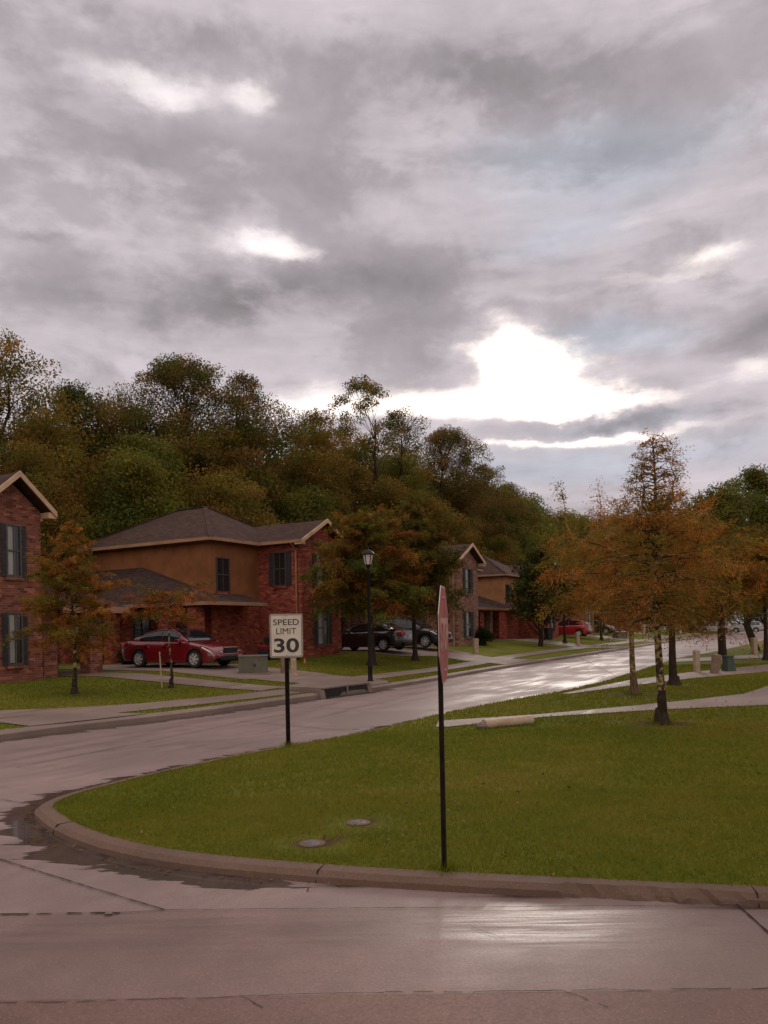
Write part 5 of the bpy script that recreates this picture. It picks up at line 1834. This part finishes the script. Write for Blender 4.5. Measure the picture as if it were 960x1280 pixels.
# ---------------------------------------------------------------- street furniture
def street_lamp():
    q = gl(463, 852)
    o = thing('street_lamp', 'black lamp post with a glass lantern standing by the storm drain', 'street lamp', at_uv(*q))
    s = 1.0
    mb = MB(); mb.lathe([(0.1, -0.1), (0.1, 0.04), (0.078, 0.07), (0.075, 0.45), (0.082, 0.47), (0.082, 0.52), (0.066, 0.56), (0.06, 1.4), (0.05, 3.62), (0.062, 3.64), (0.062, 3.68), (0.04, 3.72), (0.075, 3.80), (0.10, 3.84)], 16)
    mb.build('post', BLACKM, o, smooth=True)
    ln = thing_child('lantern', o)
    z0 = 3.84
    g = MB(); g.lathe([(0.105, z0), (0.185, z0 + 0.34)], 6); g.build('lamp_glass', GLASSLAMP, ln)
    fr = MB()
    for k in range(6):
        a = 2 * math.pi * k / 6
        fr.bar((0.108 * math.cos(a), 0.108 * math.sin(a), z0), (0.19 * math.cos(a), 0.19 * math.sin(a), z0 + 0.34), 0.02)
    fr.lathe([(0.11, z0 - 0.02), (0.125, z0 - 0.01), (0.11, z0 + 0.012)], 6)
    fr.build('lantern_frame', BLACKM, ln)
    rf = MB(); rf.lathe([(0.22, z0 + 0.335), (0.225, z0 + 0.36), (0.15, z0 + 0.45), (0.05, z0 + 0.50), (0.03, z0 + 0.53), (0.035, z0 + 0.56), (0.012, z0 + 0.60), (0.002, z0 + 0.64)], 12)
    rf.build('lantern_roof', BLACKM, ln, smooth=True)
    return o


street_lamp()


def drain():
    u_ = 10.0
    o = thing('storm_drain', 'black mouthed kerb storm drain with a concrete hood by the road', 'storm drain')
    a = Vector(xy(8.95, lk_v(8.95) - 0.3)); b = Vector(xy(10.95, lk_v(10.95) - 0.3))
    t_ = (b - a).normalized(); ang = math.atan2(t_.y, t_.x); L_ = (b - a).length
    o.location = (a.x, a.y, 0.0); o.rotation_euler = (0, 0, ang)
    mb = MB(); mb.box(-0.12, L_ + 0.1, 0.10, 1.25, 0.245, 0.285); mb.prism([(-0.3, -0.02), (0.05, -0.02), (0.12, 0.245), (1.2, 0.245), (1.2, -0.02)], 'x', -0.2, 0.0); mb.prism([(-0.3, -0.02), (0.05, -0.02), (0.12, 0.245), (1.2, 0.245), (1.2, -0.02)], 'x', L_, L_ + 0.2)
    mb.build('hood', WALK, o)
    mb = MB(); mb.box(0.002, L_ - 0.002, 0.12, 0.14, -0.02, 0.243); mb.box(0.002, L_ - 0.002, -0.2, 0.12, 0.006, 0.009); mb.build('opening', DARKIN, o)  # black panels stand in for the shade inside the drain mouth
    mb = MB(); mb.bar((L_ * 0.5, 0.09, 0.0), (L_ * 0.5, 0.09, 0.245), 0.045); mb.build('grate_bar', ALU, o)
    return o


drain()


def transformer(label, loc, rz, s=1.0, w=1.0, d=0.85, h=0.66):
    o = thing('utility_box', label, 'utility box', loc, rz)
    b = MB(); b.box(-w / 2 - 0.08, w / 2 + 0.08, -d / 2 - 0.08, d / 2 + 0.08, -0.1, 0.05); b.build('pad', WALK, o, bevel=0.01)
    b = MB(); b.box(-w / 2, w / 2, -d / 2, d / 2, 0.05, h * 0.93); b.build('cabinet', GREENBOX, o, bevel=0.012)
    b = MB(); b.prism([(-d / 2 - 0.02, h * 0.93), (d / 2 + 0.02, h * 0.93), (d / 2 + 0.02, h * 0.97), (0, h * 1.02), (-d / 2 - 0.02, h * 0.97)], 'x', -w / 2 - 0.02, w / 2 + 0.02); b.build('lid', GREENBOX, o, bevel=0.008)
    b = MB(); b.box(-0.004, 0.004, -d / 2 - 0.004, -d / 2, 0.1, h * 0.9); b.box(0.04, 0.08, -d / 2 - 0.03, -d / 2, h * 0.4, h * 0.55); b.build('latch', BLACKM, o)
    b = MB(); b.box(w / 2, w / 2 + 0.003, -0.12, 0.1, h * 0.55, h * 0.75); b.build('label_plate', PLATE, o)
    return o


q = gl(317, 842)
transformer('green utility cabinet on a slab at the nose of the red sedan', at_uv(*q, 0.0), R(8))
q = gl(775, 798)
transformer('far green utility cabinet on the verge beyond the red hatchback', at_uv(*q), R(20), w=1.1)


def pedestal(label, loc, rz=0.3, h=0.85, w=0.2, m=None, base=False, lean=0.0, group=None):
    o = thing('utility_pedestal', label, 'utility pedestal', loc, rz, group)
    o.rotation_euler = (lean, lean * 0.6, rz)
    b = MB(); b.prism([(a, c) for a, c in rounded(w, w * 0.9, w * 0.2, 3)], 'z', -0.1, h * 0.8); b.build('body', m or TAN, o)
    b = MB(); b.prism([(a, c) for a, c in rounded(w * 1.1, w, w * 0.22, 3)], 'z', h * 0.8, h * 0.97); b.prism([(a, c) for a, c in rounded(w * 0.9, w * 0.8, w * 0.2, 3)], 'z', h * 0.97, h); b.build('cap', m or TAN, o)
    if base:
        b = MB(); b.prism([(a, c) for a, c in rounded(w * 1.7, w * 1.5, w * 0.2, 3)], 'z', -0.1, 0.07); b.build('foot', m or TAN, o)
    return o


q = gl(367, 845); pedestal('pale tan pedestal with a broad foot behind the speed sign post', at_uv(*q), h=0.95, w=0.2, base=True)
q = gl(354, 842); pedestal('brownish pedestal just left of the speed sign post', at_uv(*q), h=0.8, w=0.17, m=TAN_D)
q = gl(595, 816); pedestal('tan pedestal on the far lawn by the dark hedge', at_uv(*q), h=0.8, w=0.27)
q = gl(722, 806); pedestal('small tan pedestal in front of the red hatchback', at_uv(*q), h=0.95, w=0.28)
q = gl(805, 797); pedestal('tan pedestal seen between the lichen trunks, far up the street', at_uv(*q), h=1.0, w=0.35)
q = gl(850, 793); pedestal('farthest tan pedestal near the white car', at_uv(*q), h=1.1, w=0.4)
zr = lambda p_: Vector((p_.x, p_.y, z_right(p_.x, p_.y)))
pedestal('tall upright tan pedestal on the right verge beside the road', zr(gp(871, 840, 0.13)), h=0.78, w=0.19)
pedestal('leaning tan pedestal beside the dark green box', zr(gp(893, 842, 0.13)), h=0.66, w=0.26, m=TAN_D, lean=R(7))
pedestal('tan pedestal beyond the slim leaning trunk at the far right', zr(gp(943, 818, 0.13)), h=0.9, w=0.28)


def green_box():
    p = zr(gp(911, 839, 0.13))
    o = thing('junction_box', 'dark green tapered junction box right of the leaning pedestal', 'junction box', p, 0.4)
    b = MB()
    lo_ = rounded(0.44, 0.36, 0.05, 3); hi_ = rounded(0.28, 0.24, 0.05, 3); n = len(lo_)
    b.v += [(a, c, -0.05) for a, c in lo_] + [(a, c, 0.5) for a, c in hi_]
    for k in range(n): b.f.append((k, (k + 1) % n, n + (k + 1) % n, n + k)); b.m.append(0)
    b.build('body', GREENBOX_D, o)
    b = MB(); b.prism(rounded(0.31, 0.27, 0.05, 3), 'z', 0.5, 0.56); b.build('lid', GREENBOX_D, o, bevel=0.01)


green_box()


def log_thing():
    a = zr(gp(602, 909, 0.12)); b = zr(gp(664, 903, 0.12))
    o = thing('fallen_bollard', 'tan cylindrical bollard lying on the grass beside the corner path', 'bollard', (a + b) / 2)
    d_ = (b - a); L_ = d_.length; o.rotation_euler = (0, 0, math.atan2(d_.y, d_.x))
    mb = MB(); mb.tube([(-L_ / 2 + 0.05 + L_ * k / 10, 0, 0.075) for k in range(10)] + [(L_ / 2, 0, 0.075)], [0.088] * 9 + [0.09, 0.09], 20); mb.build('body', TAN, o, smooth=True)
    r_ = random.Random(3)
    bm = bmesh.new(); bmesh.ops.create_icosphere(bm, subdivisions=3, radius=0.09)
    for v in bm.verts:
        v.co = Vector((v.co.x * 1.1 - L_ / 2, v.co.y * 1.15, v.co.z * 0.75 + 0.05)) * 1.0 + Vector((r_.uniform(-1, 1), r_.uniform(-1, 1), r_.uniform(-1, 1))) * 0.012
    me = bpy.data.meshes.new('concrete_lump'); bm.to_mesh(me); bm.free(); me.materials.append(WALK)
    put(bpy.data.objects.new('concrete_lump', me), o)


log_thing()

for p_, lb in ((cov[0], 'farther round valve cover in the corner lawn'), (cov[1], 'nearer round valve cover closest to the kerb')):
    o = thing('valve_cover', lb, 'valve cover', (p_.x, p_.y, Z_ISLE))
    b = MB(); b.lathe([(0.115, -0.05), (0.115, 0.008), (0.108, 0.012), (0.098, 0.012)], 24); b.build('rim', KERB, o, smooth=True)
    b = MB(); b.lathe([(0.0975, -0.02), (0.0975, 0.01), (0.06, 0.013), (0.001, 0.014)], 24); b.build('lid', ALU if False else mat('cover_grey', (0.10, 0.09, 0.085), 0.6, spec=0.3, vscale=25, var=0.3), o, smooth=True)

# stake by the sapling
u_, v_ = LT[1]
p_ = at_uv(u_ - 0.15, v_ + 0.2)
o = thing('tree_stake', 'thin tan stake tied beside the orange sapling', 'stake', p_)
b = MB(); b.bar((0, 0, -0.15), (-0.06, 0.0, 1.05), 0.035); b.build('pole', TAN, o)
b = MB(); b.bar((-0.055, 0, 0.95), (0.13, -0.1, 0.9), 0.02, 0.03); b.build('tie', BLACKM, o)

# wheelie bin, planter, mower
def bin_(label, loc, rz, s=1.0):
    o = thing('wheelie_bin', label, 'bin', loc, rz)
    o.scale = (s, s, s)
    m = mat('bin_black', (0.015, 0.014, 0.014), 0.5)
    b = MB()
    lo_ = rounded(0.42, 0.48, 0.04, 3); hi_ = rounded(0.54, 0.62, 0.04, 3); n = len(lo_)
    b.v += [(a, c, 0.06) for a, c in lo_] + [(a, c, 0.92) for a, c in hi_]
    for k in range(n): b.f.append((k, (k + 1) % n, n + (k + 1) % n, n + k)); b.m.append(0)
    b.f.append(tuple(range(n))); b.m.append(0)
    b.build('body', m, o)
    b = MB(); b.prism(rounded(0.58, 0.68, 0.05, 3), 'z', 0.92, 0.99); b.build('lid', m, o, bevel=0.015)
    for s_ in (-1, 1):
        b = MB(); b.lathe([(0.1, -0.03), (0.1, 0.03)], 14); b.xf(Matrix.Translation((s_ * 0.2, 0.24, 0.1)) @ Matrix.Rotation(R(90), 4, 'Y')); b.build('wheel', TYRE, o)
    b = MB(); b.bar((-0.2, 0.36, 0.9), (0.2, 0.36, 0.9), 0.03); b.build('handle', m, o)


q = gl(416, 818); bin_('black wheeled bin against the red brick house by the sedan', at_uv(*q), 0.6)
bin_('dark bin beside the far brick house, behind the dark green tree', on_left(50.5, 6.2), 0.4)


def mower():
    q = gl(352, 826)
    o = thing('riding_mower', 'red wheeled mower mostly hidden behind the speed limit sign', 'mower', at_uv(q[0] + 0.3, q[1] + 0.3, 0.0), nrm + R(10))
    m = paint('mower_red', (0.25, 0.012, 0.015))
    b = MB(); b.prism([(-0.85, 0.45), (-0.85, 0.8), (-0.75, 0.9), (-0.3, 0.92), (-0.1, 0.72), (0.1, 0.66), (0.85, 0.66), (0.9, 0.45)], 'y', -0.28, 0.28); b.build('hood', m, o, bevel=0.04, smooth=True)
    b = MB(); b.box(-0.8, 0.85, -0.2, 0.2, 0.22, 0.45); b.build('chassis', UNDER, o)
    b = MB(); b.box(0.2, 0.6, -0.22, 0.22, 0.66, 0.74); b.box(0.56, 0.66, -0.22, 0.22, 0.7, 1.0); b.build('seat', UNDER, o, bevel=0.03)
    b = MB(); b.tube([(0.0, 0, 0.7), (0.1, 0, 0.95)], 0.02, 6); b.lathe([(0.17, -0.012), (0.185, 0), (0.17, 0.012), (0.155, 0)], 18, c=(0.1, 0, 0.96)); b.build('steering_wheel', UNDER, o)
    for x_, r_ in ((-0.6, 0.19), (0.6, 0.25)):
        for s_ in (-1, 1):
            b = MB(); b.lathe([(r_ * 0.5, -0.08), (r_, -0.07), (r_, 0.07), (r_ * 0.5, 0.08)], 18); b.xf(Matrix.Translation((x_, s_ * 0.36, r_)) @ Matrix.Rotation(R(90), 4, 'X')); b.build('wheel', TYRE, o, smooth=True)


mower()
ORANGE = mat('orange_plastic', (0.55, 0.12, 0.04), 0.5)


def cone(label, loc, s=1.0):
    o = thing('traffic_cone', label, 'cone', loc); o.scale = (s, s, s)
    b = MB(); b.box(-0.13, 0.13, -0.13, 0.13, 0, 0.025); b.build('base', ORANGE, o)
    b = MB(); b.lathe([(0.1, 0.025), (0.075, 0.16)], 14); b.lathe([(0.055, 0.27), (0.02, 0.42)], 14); b.build('body', ORANGE, o, smooth=True)
    b = MB(); b.lathe([(0.075, 0.16), (0.055, 0.27)], 14); b.build('band', SIGNP, o, smooth=True)


q = gl(381, 829); cone('tiny orange cone on the grass right of the speed sign', at_uv(*q), 0.55)
p_ = zr(gp(955, 809, 0.13)); cone('orange red marker by the right edge, beyond the leaning trunk', p_, 1.3)


# hedge beside house three
def hedge(label, loc, w, d, h, seed):
    rng_ = np.random.default_rng(seed)
    o = thing('shrub', label, 'shrub', loc)
    V = []; tn = []
    mb = MB()
    for k in range(14):
        a = rng_.uniform(0, 6.28); r_ = rng_.uniform(0.1, 0.4)
        limb(mb, (0.1 * math.cos(a), 0.1 * math.sin(a), -0.05), (w * r_ * math.cos(a), d * r_ * math.sin(a), h * rng_.uniform(0.5, 0.85)), 0.025, 0.006, rng_, 0.1, 3, 4)
    for k in range(60):
        c = unit(rng_, 1)[0] * np.array([w / 2, d / 2, h / 2]) * rng_.random() ** 0.4 * 0.85 + np.array([0, 0, h / 2])
        n = 70
        C = c + unit(rng_, n) * (rng_.random((n, 1)) ** 0.5) * 0.28
        C[:, 2] = np.maximum(C[:, 2], 0.03)
        v, _ = leaf_quads(C, unit(rng_, n), unit(rng_, n), 0.09 * rng_.uniform(0.7, 1.3, n), 0.05 * rng_.uniform(0.7, 1.3, n))
        V.append(v); tn.append(np.repeat(np.array((0.022, 0.034, 0.012)) * rng_.uniform(0.6, 1.5, (n, 1)), 4, 0))
    V = np.concatenate(V)
    mb.build('stem', BARK, o, recalc=False)
    np_mesh('foliage', V, np.arange(len(V)).reshape(-1, 4), LEAF, np.concatenate(tn), o)


q = gl(607, 808); hedge('dark rounded shrub against the pinkish brick house', at_uv(q[0] + 0.5, q[1] + 0.4), 1.7, 1.5, 1.25, 1)
q = gl(130, 840); hedge('low dark shrub behind the red sedan tail', at_uv(14.3, 12.6), 1.1, 1.0, 0.7, 2)
